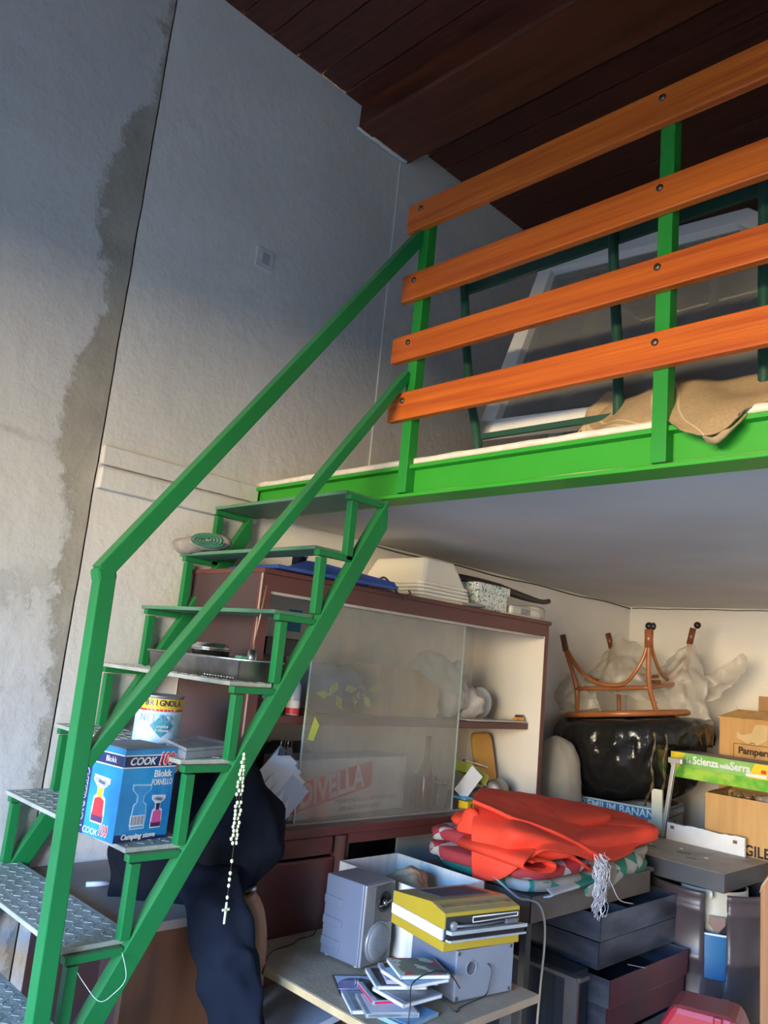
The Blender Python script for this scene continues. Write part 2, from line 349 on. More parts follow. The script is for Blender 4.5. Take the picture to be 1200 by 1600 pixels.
# stair
stair = thing('staircase', 'steep green steel stair with grey worn treads rising along the wall to the loft', 'staircase', (0.4, 0.6, 0))
TR = mat('tread_plate', (0.44, 0.46, 0.41), (0.31, 0.35, 0.30), rough=0.55, scale=12, bump=0.35, bscale=60, speck=0.45, speckcol=(0.7, 0.72, 0.70))
def SY(z): return 1.766+(z-2.028)/1.724          # upper edge line of the near stringer
for xx, nm in ((0.765, 'near'), (0.012, 'far')):
    zt = 2.03; zb = 0.0
    pts = [(xx, SY(zt), zt), (xx, SY(zt)+0.006, zt-0.095), (xx, SY(zb)+0.062, zb), (xx, SY(zb), zb)]
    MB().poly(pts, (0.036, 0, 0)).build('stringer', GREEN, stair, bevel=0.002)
zs = [2.030, 1.835, 1.627, 1.4185, 1.2145, 1.0115, 0.806, 0.602, 0.398, 0.194]
for i, z in enumerate(zs):
    yf = SY(z)-0.155 if i else 1.602; yb = yf+(0.185 if i > 3 else 0.145 if i > 1 else 0.110) if i else 1.80
    if i == 0: yb = 1.79
    m_ = TR if z < 1.5 else mat('tread_green', (0.06, 0.20, 0.11), (0.10, 0.22, 0.15), rough=0.5, scale=8, speck=0.2, dust=0.6)
    t_ = MB().box((0.0, yf, z-0.012), (0.775, yb, z)); t_.build('tread', m_, stair, bevel=0.002)
    if 0.3 < z < 1.5:    # raised tear pattern of the plate: rows of small lozenges
        pat = MB()
        for a in range(27):
            for b_ in range(5):
                cx_, cy_ = 0.03+a*0.0275, yf+0.022+b_*0.035
                s_ = 1 if (a+b_) % 2 else -1
                pat.obox((cx_, cy_, z+0.0004), (1, 0.9*s_, 0), (-0.9*s_, 1, 0), (0.020, 0.0040, 0.0016))
        tag(pat.build('tread_pattern', mat('worn_tear_pattern', (0.40, 0.42, 0.38), (0.28, 0.31, 0.27), rough=0.55, scale=9), stair), kind='stuff')
    for xx, fx in ((0.765, 1), (0.012, 0)):
        # bracket: flat along the tread edge and the post down to the stringer
        ys = SY(z-0.02)
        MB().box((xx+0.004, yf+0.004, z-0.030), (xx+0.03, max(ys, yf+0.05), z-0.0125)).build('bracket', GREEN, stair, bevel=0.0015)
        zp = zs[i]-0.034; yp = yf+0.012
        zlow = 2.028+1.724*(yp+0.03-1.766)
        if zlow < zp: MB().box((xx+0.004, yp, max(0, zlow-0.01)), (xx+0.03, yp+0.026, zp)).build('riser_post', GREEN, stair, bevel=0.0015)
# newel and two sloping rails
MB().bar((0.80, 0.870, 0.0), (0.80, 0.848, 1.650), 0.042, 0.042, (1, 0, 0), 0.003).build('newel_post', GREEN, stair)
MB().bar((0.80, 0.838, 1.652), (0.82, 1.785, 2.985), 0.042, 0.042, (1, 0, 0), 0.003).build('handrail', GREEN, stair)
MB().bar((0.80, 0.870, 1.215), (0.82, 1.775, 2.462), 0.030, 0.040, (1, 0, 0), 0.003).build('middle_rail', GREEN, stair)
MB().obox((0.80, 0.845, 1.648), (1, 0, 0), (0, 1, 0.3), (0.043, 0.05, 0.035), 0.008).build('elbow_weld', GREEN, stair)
# ---------------------------------------------------------------- more shape helpers
def cr(p0, p1, p2, p3, t):
    return 0.5*((2*p1)+(-p0+p2)*t+(2*p0-5*p1+4*p2-p3)*t*t+(-p0+3*p1-3*p2+p3)*t*t*t)
def spline(pts, n):
    pts = [Vector(p) for p in pts]; m = len(pts); out = []
    for k in range(n):
        s = k/(n-1)*(m-1); i = min(int(s), m-2); t = s-i
        out.append(cr(pts[max(i-1, 0)], pts[i], pts[i+1], pts[min(i+2, m-1)], t))
    return out
def sheet(rows_, nu=40, nv=60, amp=0.006, freq=7, seed=0.0, fold=0.0, ffreq=60.0, fdir=None):
    """a cloth or film surface through rows of 3D points, with creases"""
    rr = [spline(r, nv) for r in rows_]
    cols = [spline([rr[i][j] for i in range(len(rr))], nu) for j in range(nv)]
    mb = MB(); vs = [cols[j][i] for i in range(nu) for j in range(nv)]
    fd = Vector(fdir or (1, 0.3, 0.2)).normalized()
    for k, v in enumerate(vs):
        q = v*freq+Vector((seed, seed, seed))
        dlt = Vector((mn.noise(q), mn.noise(q+Vector((9, 4, 2))), mn.noise(q+Vector((3, 8, 17)))))*amp
        if fold:
            w_ = mn.noise(v*2.7+Vector((seed*2, 0, 5)))
            dlt += Vector((0.5, -0.6, 0.4))*fold*math.sin(v.dot(fd)*ffreq+w_*6)*(0.4+0.6*abs(mn.noise(v*4+Vector((seed, 1, 1)))))
        vs[k] = v+dlt
    mb.add(vs, [(i*nv+j, i*nv+j+1, (i+1)*nv+j+1, (i+1)*nv+j) for i in range(nu-1) for j in range(nv-1)], True)
    return mb
def blob(c, rad, n=28, m=18, e1=1.0, e2=1.0, amp=0.0, freq=6.0, seed=0.0, flat=0.0, rot=0.0):
    """superellipsoid with lumps; e<1 is boxier"""
    c = Vector(c); mb = MB(); vs = []
    sg = lambda x, e: math.copysign(abs(x)**e, x)
    for i in range(m+1):
        ph = -math.pi/2+math.pi*i/m
        for k in range(n):
            th = 2*math.pi*k/n
            x = rad[0]*sg(math.cos(ph), e1)*sg(math.cos(th), e2); y_ = rad[1]*sg(math.cos(ph), e1)*sg(math.sin(th), e2); z = rad[2]*sg(math.sin(ph), e1)
            v = Vector((x*math.cos(rot)-y_*math.sin(rot), x*math.sin(rot)+y_*math.cos(rot), z))
            q = (c+v)*freq+Vector((seed, seed, 0)); v *= 1+amp*mn.noise(q)+amp*0.5*mn.noise(q*2.3)
            vs.append(c+v)
    mb.add(vs, [(i*n+k, i*n+(k+1) % n, (i+1)*n+(k+1) % n, (i+1)*n+k) for i in range(m) for k in range(n)], True)
    return mb
def loft(rings, n=26, amp=0.01, freq=9, seed=0.0, folds=0, fa=0.0, tdir=(0.81, -0.58, 0)):
    """closed cloth form: rings = (centre, half width across the view side, half depth)"""
    mb = MB(); t = Vector(tdir).normalized(); rt = Vector((-t.y, t.x, 0)); vs = []; m = len(rings)
    cs = spline([r[0] for r in rings], m*6)
    for i in range(m*6):
        s = i/(m*6-1)*(m-1); a = min(int(s), m-2); f = s-a
        w_ = rings[a][1]*(1-f)+rings[a+1][1]*f; dp = rings[a][2]*(1-f)+rings[a+1][2]*f
        for k in range(n):
            th = 2*math.pi*k/n; g = 1+fa*math.sin(folds*th+i*0.15+3*mn.noise(Vector((i*0.1, k*0.05, seed))))
            v = cs[i]+rt*math.cos(th)*w_*g+t*math.sin(th)*dp*g
            q = v*freq+Vector((seed, 0, seed)); v += Vector((mn.noise(q), mn.noise(q+Vector((5, 5, 5))), mn.noise(q+Vector((2, 9, 1)))))*amp
            vs.append(v)
    fs = [(i*n+k, i*n+(k+1) % n, (i+1)*n+(k+1) % n, (i+1)*n+k) for i in range(m*6-1) for k in range(n)]
    fs += [list(range(n)), list(range((m*6-1)*n, m*6*n))]
    return mb.add(vs, fs, True)

def cover(name, c1, c2, c3, k=9.0):
    """printed paper or patchwork: colour fields from a cellular pattern"""
    if name in MATS: return MATS[name]
    m, nt, b = nodes_mat(name); L = nt.links.new
    t = N(nt, 'ShaderNodeTexCoord'); v = N(nt, 'ShaderNodeTexVoronoi'); v.inputs['Scale'].default_value = k; L(t.outputs['Object'], v.inputs['Vector'])
    s = N(nt, 'ShaderNodeSeparateColor'); L(v.outputs['Color'], s.inputs[0])
    rp_ = N(nt, 'ShaderNodeValToRGB'); rp_.color_ramp.interpolation = 'CONSTANT'; L(s.outputs[0], rp_.inputs[0])
    e_ = rp_.color_ramp.elements; e_[0].color = (*c1, 1); e_[1].position = 0.45; e_[1].color = (*c2, 1); q = e_.new(0.75); q.color = (*c3, 1)
    L(rp_.outputs[0], b.inputs['Base Color']); b.inputs['Roughness'].default_value = 0.5
    MATS[name] = m; return m

WHITEP = mat('white_print', (0.86, 0.88, 0.90), rough=0.5); NAVY = mat('navy_print', (0.012, 0.025, 0.11), (0.015, 0.03, 0.13), rough=0.35)
BLUEC = mat('cyan_carton', (0.02, 0.33, 0.68), (0.015, 0.20, 0.52), rough=0.32, scale=9, bump=0.03)
PINK = mat('pink_print', (0.80, 0.13, 0.35), (0.70, 0.1, 0.3), rough=0.35); REDP = mat('red_print', (0.72, 0.035, 0.045), (0.65, 0.03, 0.04), rough=0.4)
BLK = mat('black_plastic', (0.012, 0.012, 0.014), rough=0.4); CHROME = mat('scuffed_metal', (0.55, 0.56, 0.57), (0.35, 0.35, 0.36), rough=0.28, metal=1.0, scale=12)
YEL = mat('yellow_print', (0.85, 0.58, 0.02), rough=0.45); GREYD = mat('dark_grey', (0.06, 0.065, 0.07), rough=0.5)
CARD = mat('brown_cardboard', (0.60, 0.34, 0.125), (0.50, 0.275, 0.095), rough=0.8, scale=2.5, stretch=(9, 9, 1), bump=0.08)
PAPER = mat('white_paper', (0.72, 0.74, 0.76), (0.60, 0.62, 0.65), rough=0.8, scale=5)

# ---- carton of a camping stove on the sixth tread
ck = thing('stove_carton', 'blue printed camping stove carton on a stair tread, beside the newel post', 'box', (0.735, 1.008, 1.0125), R(8)); ck.scale = (1.0, 0.87, 1.0)
def ck_w(v): return parent_world(ck) @ Vector(v)
b_ = MB(); b_.box((-0.165, 0, 0), (0, 0.185, 0.222)); b_.v = [ck_w(v) for v in b_.v]; b_.build('carton', BLUEC, ck, bevel=0.0015)
Xc = (Matrix.Rotation(R(8), 3, 'Z') @ Vector((1, 0, 0))); Yc = Matrix.Rotation(R(8), 3, 'Z') @ Vector((0, 1, 0))
def ck_box(a, b, m, name='print'):
    q = MB(); q.box(a, b); q.v = [ck_w(v) for v in q.v]; return q.build(name, m, ck)
def ck_poly(pts, m, side, name='print', off=0.0004):
    q = MB()
    if side == 'R': q.poly([ck_w((0.0003, u, v)) for u, v in pts], Xc*off)
    else: q.poly([ck_w((u, -0.0003, v)) for u, v in pts], -Yc*off)
    return q.build(name, m, ck)
dustm = mat('dusty_card_top', (0.33, 0.36, 0.38), (0.22, 0.27, 0.32), rough=0.9, scale=14)
ck_box((-0.163, 0.002, 0.2222), (-0.002, 0.183, 0.2232), dustm, 'lid')['label'] = 'dusty grey lid flap'
ck_poly([(0.001, 0.176), (0.184, 0.176), (0.184, 0.208), (0.001, 0.208)], WHITEP, 'R', 'band'); ck_poly([(0.001, 0.179), (0.184, 0.179), (0.184, 0.205), (0.001, 0.205)], NAVY, 'R', 'band', 0.0007)
ck_poly([(-0.001, 0.176), (-0.164, 0.176), (-0.164, 0.208), (-0.001, 0.208)], WHITEP, 'L', 'band'); ck_poly([(-0.001, 0.179), (-0.164, 0.179), (-0.164, 0.205), (-0.001, 0.205)], NAVY, 'L', 'band', 0.0007)
ck_poly([(0.001, 0.001), (0.184, 0.001), (0.184, 0.006), (0.001, 0.020)], NAVY, 'R', 'band'); ck_poly([(-0.165, 0.001), (-0.128, 0.001), (-0.128, 0.178), (-0.165, 0.178)], NAVY, 'L', 'band')
Z3 = (0, 0, 1)
def tR(s, size, u, v, m, **k): text(s, size, ck_w((0.0012, u, v)), Yc, Z3, m, ck, **k)
def tL(s, size, u, v, m, **k): text(s, size, ck_w((u, -0.0012, v)), Xc, k.pop('up', Z3), m, ck, **k)
tR('COOK', 0.026, 0.062, 0.192, WHITEP, shear=0.25, bold=0.0006); tR('100', 0.043, 0.142, 0.196, WHITEP, shear=0.3, bold=0.0022, squash=0.75); tR('100', 0.041, 0.142, 0.1965, REDP, shear=0.3, bold=0.0004, squash=0.75, depth=0.0016)
tR('Blokk', 0.024, 0.140, 0.160, WHITEP, bold=0.0006); tR('FORNELLO', 0.021, 0.141, 0.139, WHITEP, squash=0.62, bold=0.0003)
tR('Camping stove', 0.017, 0.082, 0.0125, WHITEP, bold=0.0006, shear=0.15)
text('FORNELLO', 0.037, ck_w((-0.147, -0.0014, 0.088)), (0, 0, 1), -Xc, WHITEP, ck, bold=0.0010, squash=0.78); text('FORNELLO', 0.0365, ck_w((-0.147, -0.0022, 0.088)), (0, 0, 1), -Xc, NAVY, ck, bold=0.0, squash=0.78)
text('COOK', 0.022, ck_w((-0.098, -0.0012, 0.013)), Xc, Z3, WHITEP, ck, shear=0.2); text('100', 0.036, ck_w((-0.045, -0.0012, 0.022)), Xc, Z3, WHITEP, ck, bold=0.002, shear=0.2, squash=0.72); text('100', 0.035, ck_w((-0.045, -0.002, 0.022)), Xc, Z3, REDP, ck, shear=0.2, squash=0.72)
text('Blokk', 0.020, ck_w((-0.052, -0.0014, 0.192)), Xc, Z3, WHITEP, ck)
def stove_print(side, u0, v0, s, body, ghost=False):
    W = lambda pts, m, o: ck_poly([(u0+a*s, v0+b*s) for a, b in pts], m, side, 'picture', o)
    def shape(g):
        return [(-.30-g, 0-g), (.30+g, 0-g), (.33+g, .35), (.28+g, .75+g), (.12+g, .88), (.12+g, 1.10), (.42+g, 1.30), (.42+g, 1.42+g), (-.42-g, 1.46+g), (-.42-g, 1.32), (-.14-g, 1.10), (-.14-g, .88), (-.28-g, .75+g), (-.33-g, .35)]
    if ghost:
        W(shape(.05), mat('pale_outline', (0.45, 0.72, 0.90), rough=0.4), .0005); W(shape(0), mat('ghost_blue', (0.04, 0.27, 0.62), (0.05, 0.33, 0.66), rough=0.35, scale=20), .0008); return
    W(shape(.05), WHITEP, .0005)
    W([(-.33, 0), (.33, 0), (.34, .26), (-.34, .26)], mat('plum_print', (0.10, 0.03, 0.12), rough=0.4), .0009)
    W([(-.31, .2), (.31, .2), (.27, .72), (.1, .80), (-.1, .80), (-.27, .72)], body, .0010)
    W([(-.11, .80), (.11, .80), (.13, 1.1), (-.13, 1.1)], mat('ink_print', (0.02, 0.03, 0.10), rough=0.4) if side == 'R' else YEL, .0011)
    W([(-.40+.8*(k in (0, 1)), 0) for k in ()] or [(.40*math.cos(a), 1.30+.13*math.sin(a)-.06*math.cos(a)) for a in [2*math.pi*k/20 for k in range(20)]], mat('silver_print', (0.55, 0.60, 0.68), (0.25, 0.28, 0.36), rough=0.4, scale=90), .0012)
    W([(.22*math.cos(a), 1.30+.06*math.sin(a)-.03*math.cos(a)) for a in [2*math.pi*k/16 for k in range(16)]], mat('ink_grey', (0.12, 0.14, 0.2), rough=0.4), .0014)
stove_print('L', -0.078, 0.038, 0.073, REDP); stove_print('R', 0.074, 0.032, 0.070, None, True); stove_print('R', 0.138, 0.030, 0.052, PINK)
ck_poly([(0.047, 0.036), (0.095, 0.036), (0.095, 0.062), (0.047, 0.062)], WHITEP, 'R', 'barcode_field', 0.0010)
for k in range(11):
    x = 0.051+k*0.0040; ck_poly([(x, 0.039), (x+0.0009+0.001*(k % 3 == 0), 0.039), (x+0.0009+0.001*(k % 3 == 0), 0.060), (x, 0.060)], NAVY, 'R', 'barcode_line', 0.0014)

# ---- paint tin on the fifth tread
pt = thing('paint_tin', 'round paint tin with yellow band and pale blue label standing on the fifth tread', 'tin', (0.455, 1.245, 1.2145))
pc = Vector((0.455, 1.245, 1.2145))
MB().lathe(pc, [(0.0655, 0.0), (0.0665, 0.003), (0.0655, 0.005), (0.0655, 0.132), (0.0675, 0.135), (0.0675, 0.138), (0.060, 0.138), (0.058, 0.131), (0.0, 0.131)], 40).build('tin', mat('dull_tin', (0.42, 0.43, 0.44), (0.28, 0.29, 0.30), rough=0.45, metal=0.8, dust=0.8), pt)
MB().lathe(pc, [(0.0659, 0.006), (0.0659, 0.094)], 40, cap=False).build('label', mat('pale_blue_label', (0.38, 0.66, 0.86), (0.55, 0.76, 0.90), rough=0.4, scale=18), pt)
MB().lathe(pc, [(0.0660, 0.094), (0.0660, 0.100)], 40, cap=False).build('stripe', REDP, pt)
MB().lathe(pc, [(0.0660, 0.100), (0.0660, 0.129)], 40, cap=False).build('stripe', YEL, pt)['label'] = 'yellow band round the top'
vd = Vector((2.6-pc.x, -pc.y, 0)).normalized(); vr = Vector((-vd.y, vd.x, 0))
def wrap_text(s, size, ang0, z, m, step, r_=0.0668, **k):
    k.setdefault('squash', 0.85)
    for i, ch in enumerate(s):
        a = ang0+step*(i-(len(s)-1)/2); dd = vd*math.cos(a)+vr*math.sin(a)
        text(ch, size, pc+dd*r_+Vector((0, 0, z)), (-dd.y, dd.x, 0), Z3, m, pt, **k)
wrap_text('BRIGNOLA', 0.023, 0.18, 0.117, NAVY, 0.215, bold=0.0005); wrap_text('CLASSICO', 0.010, 0.10, 0.0985, WHITEP, 0.17)
wrap_text('NELSON', 0.030, -0.02, 0.074, mat('grey_blue_ink', (0.25, 0.42, 0.58), rough=0.5), 0.27, r_=0.0664)
def patch(a0, a1, z0, z1, r_, m, diamond=False):
    q = MB(); n = 14; am, zm = (a0+a1)/2, (z0+z1)/2; vs = []; fs = []
    for i in range(n+1):
        u = -1+2*i/n; h_ = (1-abs(u)) if diamond else 1
        a = am+u*(a1-a0)/2; dd = vd*math.cos(a)+vr*math.sin(a)
        vs += [pc+dd*r_+Vector((0, 0, zm-h_*(z1-z0)/2)), pc+dd*r_+Vector((0, 0, zm+h_*(z1-z0)/2))]
        if i: fs.append((2*i-2, 2*i, 2*i+1, 2*i-1))
    q.add(vs, fs, True); return q.build('label_print', m, pt)
patch(-0.35, 0.75, 0.022, 0.086, 0.0670, mat('diamond_blue', (0.03, 0.20, 0.40), (0.06, 0.35, 0.42), rough=0.4, scale=30), True)
patch(0.15, 0.85, 0.008, 0.020, 0.0667, WHITEP)
text('smalto', 0.013, pc+(vd*math.cos(.2)+vr*math.sin(.2))*0.0685+Vector((0, 0, 0.053)), vr*math.cos(.2)-vd*math.sin(.2), Z3, WHITEP, pt, shear=.2); text('brillante', 0.012, pc+(vd*math.cos(.2)+vr*math.sin(.2))*0.0685+Vector((0, 0, 0.042)), vr*math.cos(.2)-vd*math.sin(.2), Z3, WHITEP, pt, shear=.2)

# ---- clear dusty case on the same tread
cs_ = thing('plastic_case', 'flat clear plastic case thick with dust, lying on the tread behind the carton', 'case', (0.64, 1.225, 1.2145))
CLR = mat('clear_dusty_plastic', (0.50, 0.56, 0.64), (0.38, 0.44, 0.52), rough=0.25, alpha=0.72, scale=20, dust=0.9, dustcol=(0.36, 0.38, 0.38))
CP = [(0.774, 1.153), (0.700, 1.365), (0.510, 1.350), (0.600, 1.196)]
q = MB(); q.poly([(a, b, 1.2145) for a, b in CP], (0, 0, 0.019)); q.build('tray', CLR, cs_, bevel=0.002)
q = MB(); q.poly([(a, b, 1.2340) for a, b in CP], (0, 0, 0.009)); q.build('lid', CLR, cs_, bevel=0.002)
q = MB(); q.obox((0.665, 1.262, 1.2225), (0.97, 0.22, 0), (-0.22, 0.97, 0), (0.08, 0.12, 0.010)); q.build('insert', mat('dull_violet', (0.12, 0.12, 0.22), rough=0.6), cs_)

# ---- metal tray of kitchen things on the fourth tread
ty = thing('baking_tray', 'long dark metal tray holding a tin and a green handled tool, on the fourth tread', 'tray', (0.52, 1.36, 1.419))
DKM = mat('dark_worn_metal', (0.34, 0.33, 0.31), (0.16, 0.15, 0.14), rough=0.3, metal=0.9, scale=10)
q = MB()
x0, x1, y0, y1, z0, z1, t_ = 0.25, 0.735, 1.31, 1.445, 1.419, 1.477, 0.003
q.box((x0, y0, z0), (x1, y1, z0+t_)); q.poly([(x0, y0, z0), (x1, y0, z0), (x1+0.01, y0-0.008, z1), (x0-0.01, y0-0.008, z1)], (0, t_, 0)); q.poly([(x0, y1, z0), (x1, y1, z0), (x1+0.01, y1+0.008, z1), (x0-0.01, y1+0.008, z1)], (0, -t_, 0))
q.poly([(x0, y0, z0), (x0, y1, z0), (x0-0.01, y1+0.008, z1), (x0-0.01, y0-0.008, z1)], (t_, 0, 0)); q.poly([(x1, y0, z0), (x1, y1, z0), (x1+0.01, y1+0.008, z1), (x1+0.01, y0-0.008, z1)], (-t_, 0, 0)); q.build('pan', DKM, ty)
MB().tube([(x0-0.012, y0-0.01, z1), (x1+0.012, y0-0.01, z1), (x1+0.012, y1+0.01, z1), (x0-0.012, y1+0.01, z1)], 0.004, 6, closed=True).build('rim', CHROME, ty)
rv = MB()
for k in range(11): rv.lathe((0.575+k*0.0145, y0-0.004, z0+0.006), [(0.0055, 0), (0.004, 0.003)], 8, (0, -1, 0))
rv.build('rivet_row', CHROME, ty)
MB().tube([(0.37, y0-0.008, z1-0.014), (0.365, y0-0.026, z1-0.02), (0.365, y0-0.026, z1-0.052), (0.37, y0-0.006, z1-0.055)], 0.005, 8).build('handle', CHROME, ty)
pn = thing('round_tin', 'shiny round metal tin standing in the long tray on the stair', 'tin', (0.50, 1.372, 1.423))
MB().lathe((0.50, 1.365, 1.4225), [(0.045, 0), (0.055, 0.004), (0.056, 0.070), (0.060, 0.072), (0.060, 0.076), (0.052, 0.076), (0.050, 0.01), (0.0, 0.01)], 32).build('body', CHROME, pn)
MB().lathe((0.50, 1.365, 1.4995), [(0.060, -0.001), (0.061, 0.004), (0.050, 0.012), (0.048, 0.016), (0, 0.018)], 32).build('lid', mat('bright_tin', (0.75, 0.76, 0.77), rough=0.22, metal=1.0), pn)
gl = thing('green_handled_tool', 'tool with a green and clear plastic handle lying in the tray', 'tool', (0.70, 1.36, 1.425))
MB().tube([(0.56, 1.34, 1.462), (0.60, 1.338, 1.466), (0.67, 1.336, 1.470), (0.692, 1.336, 1.471)], [0.008, 0.011, 0.012, 0.008], 10).build('shaft', mat('amber_plastic', (0.30, 0.17, 0.09), rough=0.4), gl)
MB().box((0.690, 1.322, 1.432), (0.722, 1.350, 1.488), 0.004).build('handle', mat('mint_plastic', (0.16, 0.52, 0.32), rough=0.35), gl)
rd = thing('metal_cup', 'little metal cup with a thin upright rod in the tray on the stair', 'cup', (0.665, 1.40, 1.423))
MB().lathe((0.665, 1.40, 1.423), [(0.013, 0), (0.015, 0.06), (0.013, 0.085), (0.0, 0.086)], 14).build('cup', CHROME, rd)
MB().tube([(0.665, 1.40, 1.505), (0.678, 1.402, 1.60), (0.690, 1.404, 1.70)], 0.0022, 6).build('rod', mat('copper_rod', (0.70, 0.42, 0.28), rough=0.35, metal=0.7), rd)

# ---- rag and coiled green cord on the second tread
rg = blob((0.085, 1.50, 1.863), (0.095, 0.055, 0.032), 26, 14, amp=0.35, freq=14, seed=3)
one('rag', rg, mat('grey_rag', (0.34, 0.31, 0.29), (0.24, 0.22, 0.21), rough=0.95, scale=20, bump=0.4), 'crumpled grey rag on the wall end of the second highest tread', 'rag')
cu_ = Vector((0.72, 0.69, 0)); sp_ = MB(); sp_.tube([Vector((0.225, 1.475, 1.866))+cu_*(0.006+0.056*k/80)*math.cos(k*0.39)+Vector((0, 0, (0.004+0.021*k/80)*math.sin(k*0.39)))+Vector((0.69, -0.72, 0))*(0.02+0.012*(1-k/80)) for k in range(81)], 0.0030, 6)
hc = thing('coiled_cord', 'flat coil of green cord lying beside the grey rag on the stair', 'cord', (0.222, 1.5, 1.838))
sp_.build('coil', mat('green_cord', (0.01, 0.20, 0.10), (0.006, 0.09, 0.05), rough=0.6), hc)
blob((0.215, 1.49, 1.866), (0.074, 0.045, 0.030), 26, 14, amp=0.12, rot=0.7).build('cloth_wrap', MATS['grey_rag'], hc)

# ---- rosary hanging from the stringer
rs = thing('rosary', 'rosary of pale luminous beads hanging from the stair stringer', 'rosary', (0.83, 1.28, 0.82))
BEAD = mat('pale_bead', (0.80, 0.84, 0.60), (0.66, 0.72, 0.45), rough=0.4); STR = mat('dark_thread', (0.06, 0.05, 0.03), rough=0.6)
bead0 = None
pth = []
for k in range(46):
    t = k/45; a = math.sin(math.pi*t)
    z = 1.236-0.225*(1-abs(2*t-1)); yy = 1.286+(-1 if t < .5 else 1)*0.0065*min(1, (1-abs(2*t-1))*3)*(1.0+0.3*math.sin(k*1.9))
    pth.append(Vector((0.842+0.003*math.sin(k*2.3), yy+0.004*(1-abs(2*t-1)), z)))
tail = [Vector((0.842, 1.290, 1.010-0.014*k)) for k in range(9)]
MB().tube(pth+[tail[0]], 0.0009, 4).build('string', STR, rs); MB().tube(tail+[Vector((0.842, 1.29, 0.872))], 0.0009, 4).build('string', STR, rs)
bl = [p for i, p in enumerate(pth) if i % 1 == 0 and i not in (11, 34)]+[Vector((0.842, 1.290, z)) for z in (0.972, 0.943, 0.928, 0.913, 0.885)]
for p in bl:
    if bead0 is None:
        bead0 = blob(p, (0.0042, 0.0042, 0.0052), 8, 6).build('bead', BEAD, rs); b0 = p.copy()
    else:
        o = bead0.copy(); col.objects.link(o); o.parent = rs; o.location = p-b0
MB().box((0.840, 1.2875, 0.822), (0.844, 1.2925, 0.874), 0.001).box((0.840, 1.279, 0.853), (0.844, 1.301, 0.859), 0.001).build('crucifix', BEAD, rs)
one('thread', MB().tube(spline([(0.80, 1.04, 0.785), (0.842, 1.035, 0.745), (0.84, 1.01, 0.715), (0.836, 0.98, 0.705), (0.81, 0.95, 0.74), (0.78, 0.93, 0.775)], 30), 0.0008, 5), PAPER, 'thin pale thread looped round the lowest visible bracket of the stair', 'thread')
# ---------------------------------------------------------------- the display cabinet under the loft
MAR = mat('maroon_laminate', (0.125, 0.040, 0.036), (0.095, 0.032, 0.030), rough=0.38, scale=3, dust=0.5, dustcol=(0.25, 0.2, 0.18))
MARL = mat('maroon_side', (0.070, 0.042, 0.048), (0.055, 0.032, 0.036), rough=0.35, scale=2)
CRI = mat('cream_cabinet_lining', (0.78, 0.73, 0.62), (0.72, 0.67, 0.57), rough=0.6, scale=3)
cb = thing('display_cabinet', 'maroon wall cabinet with open shelves and one dusty sliding glass under the loft', 'cabinet', (0.0, 2.4, 0.0))
Y0, Y1, XF, ZT = 1.565, 3.285, 0.44, 1.765
MB().box((0.005, Y0, 0.935), (XF-0.0205, Y0+0.022, ZT)).build('side_panel', MARL, cb)
MB().box((0.005, Y1-0.022, 0.93), (XF-0.004, Y1-0.004, ZT)).build('side_panel', CRI, cb)
MB().box((0.005, Y1-0.004, 0.93), (XF, Y1+0.004, ZT)).build('side_facing', MAR, cb)
MB().box((0.0, Y0-0.004, ZT), (XF+0.012, Y1+0.01, ZT+0.018), 0.003).build('top', MAR, cb)
MB().box((XF-0.019, Y0+0.042, ZT-0.055), (XF, Y1, ZT)).build('fascia', MAR, cb)
MB().box((XF-0.02, Y0, 0.94), (XF+0.001, Y0+0.042, ZT)).build('stile', MAR, cb)
MB().box((XF-0.020, Y1-0.020, 0.94), (XF+0.001, Y1+0.004, ZT)).build('stile', MAR, cb)
MB().box((0.002, Y0, 0.90), (0.012, Y1, ZT)).build('back_panel', CRI, cb)
MB().box((0.0, Y0, 0.905), (XF+0.035, Y1, 0.935), 0.004).build('ledge', MAR, cb)
MB().box((XF-0.035, Y0+0.04, 0.935), (XF-0.022, Y1-0.03, 0.941)).build('track', mat('pale_track', (0.34, 0.32, 0.30), rough=0.5), cb)
MB().box((XF-0.036, Y0+0.04, ZT-0.066), (XF-0.004, Y1-0.03, ZT-0.056)).build('track', mat('cream_track', (0.48, 0.45, 0.40), rough=0.5), cb)
MB().box((XF-0.003, Y0-0.0015, 0.94), (XF+0.0025, Y0+0.0025, ZT)).build('worn_edge', mat('pale_worn_edge', (0.55, 0.42, 0.38), rough=0.6), cb)
sh = MB().box((0.012, Y0+0.022, 1.266), (0.375, Y1-0.03, 1.296), 0.003); sh.build('shelf', MAR, cb)
# lower half
MB().box((0.005, Y0, 0.0), (XF+0.028, Y0+0.02, 0.905)).build('side_panel', MARL, cb)
MB().box((XF+0.005, Y0+0.01, 0.0), (XF+0.027, 2.0, 0.832)).build('door', MAR, cb, bevel=0.006)
MB().box((XF+0.005, Y0+0.01, 0.842), (XF+0.029, 1.985, 0.902)).build('drawer_front', MAR, cb, bevel=0.006)
MB().lathe((XF+0.008, 2.03, 0.0), [(0.026, 0.0), (0.026, 0.90)], 20).build('corner_post', MAR, cb)
MB().box((XF+0.0, 2.06, 0.872), (XF+0.03, Y1, 0.905)).build('rail', MAR, cb)
MB().box((0.02, 2.05, 0.0), (XF+0.02, 2.07, 0.9)).build('partition', MARL, cb)
GRB = mat('grey_hardboard', (0.27, 0.27, 0.26), (0.22, 0.22, 0.21), rough=0.8, scale=4)
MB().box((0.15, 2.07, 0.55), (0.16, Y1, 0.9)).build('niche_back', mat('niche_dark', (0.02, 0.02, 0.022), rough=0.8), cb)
MB().box((0.36, 2.42, 0.55), (0.37, Y1, 0.872)).build('sliding_board', GRB, cb)
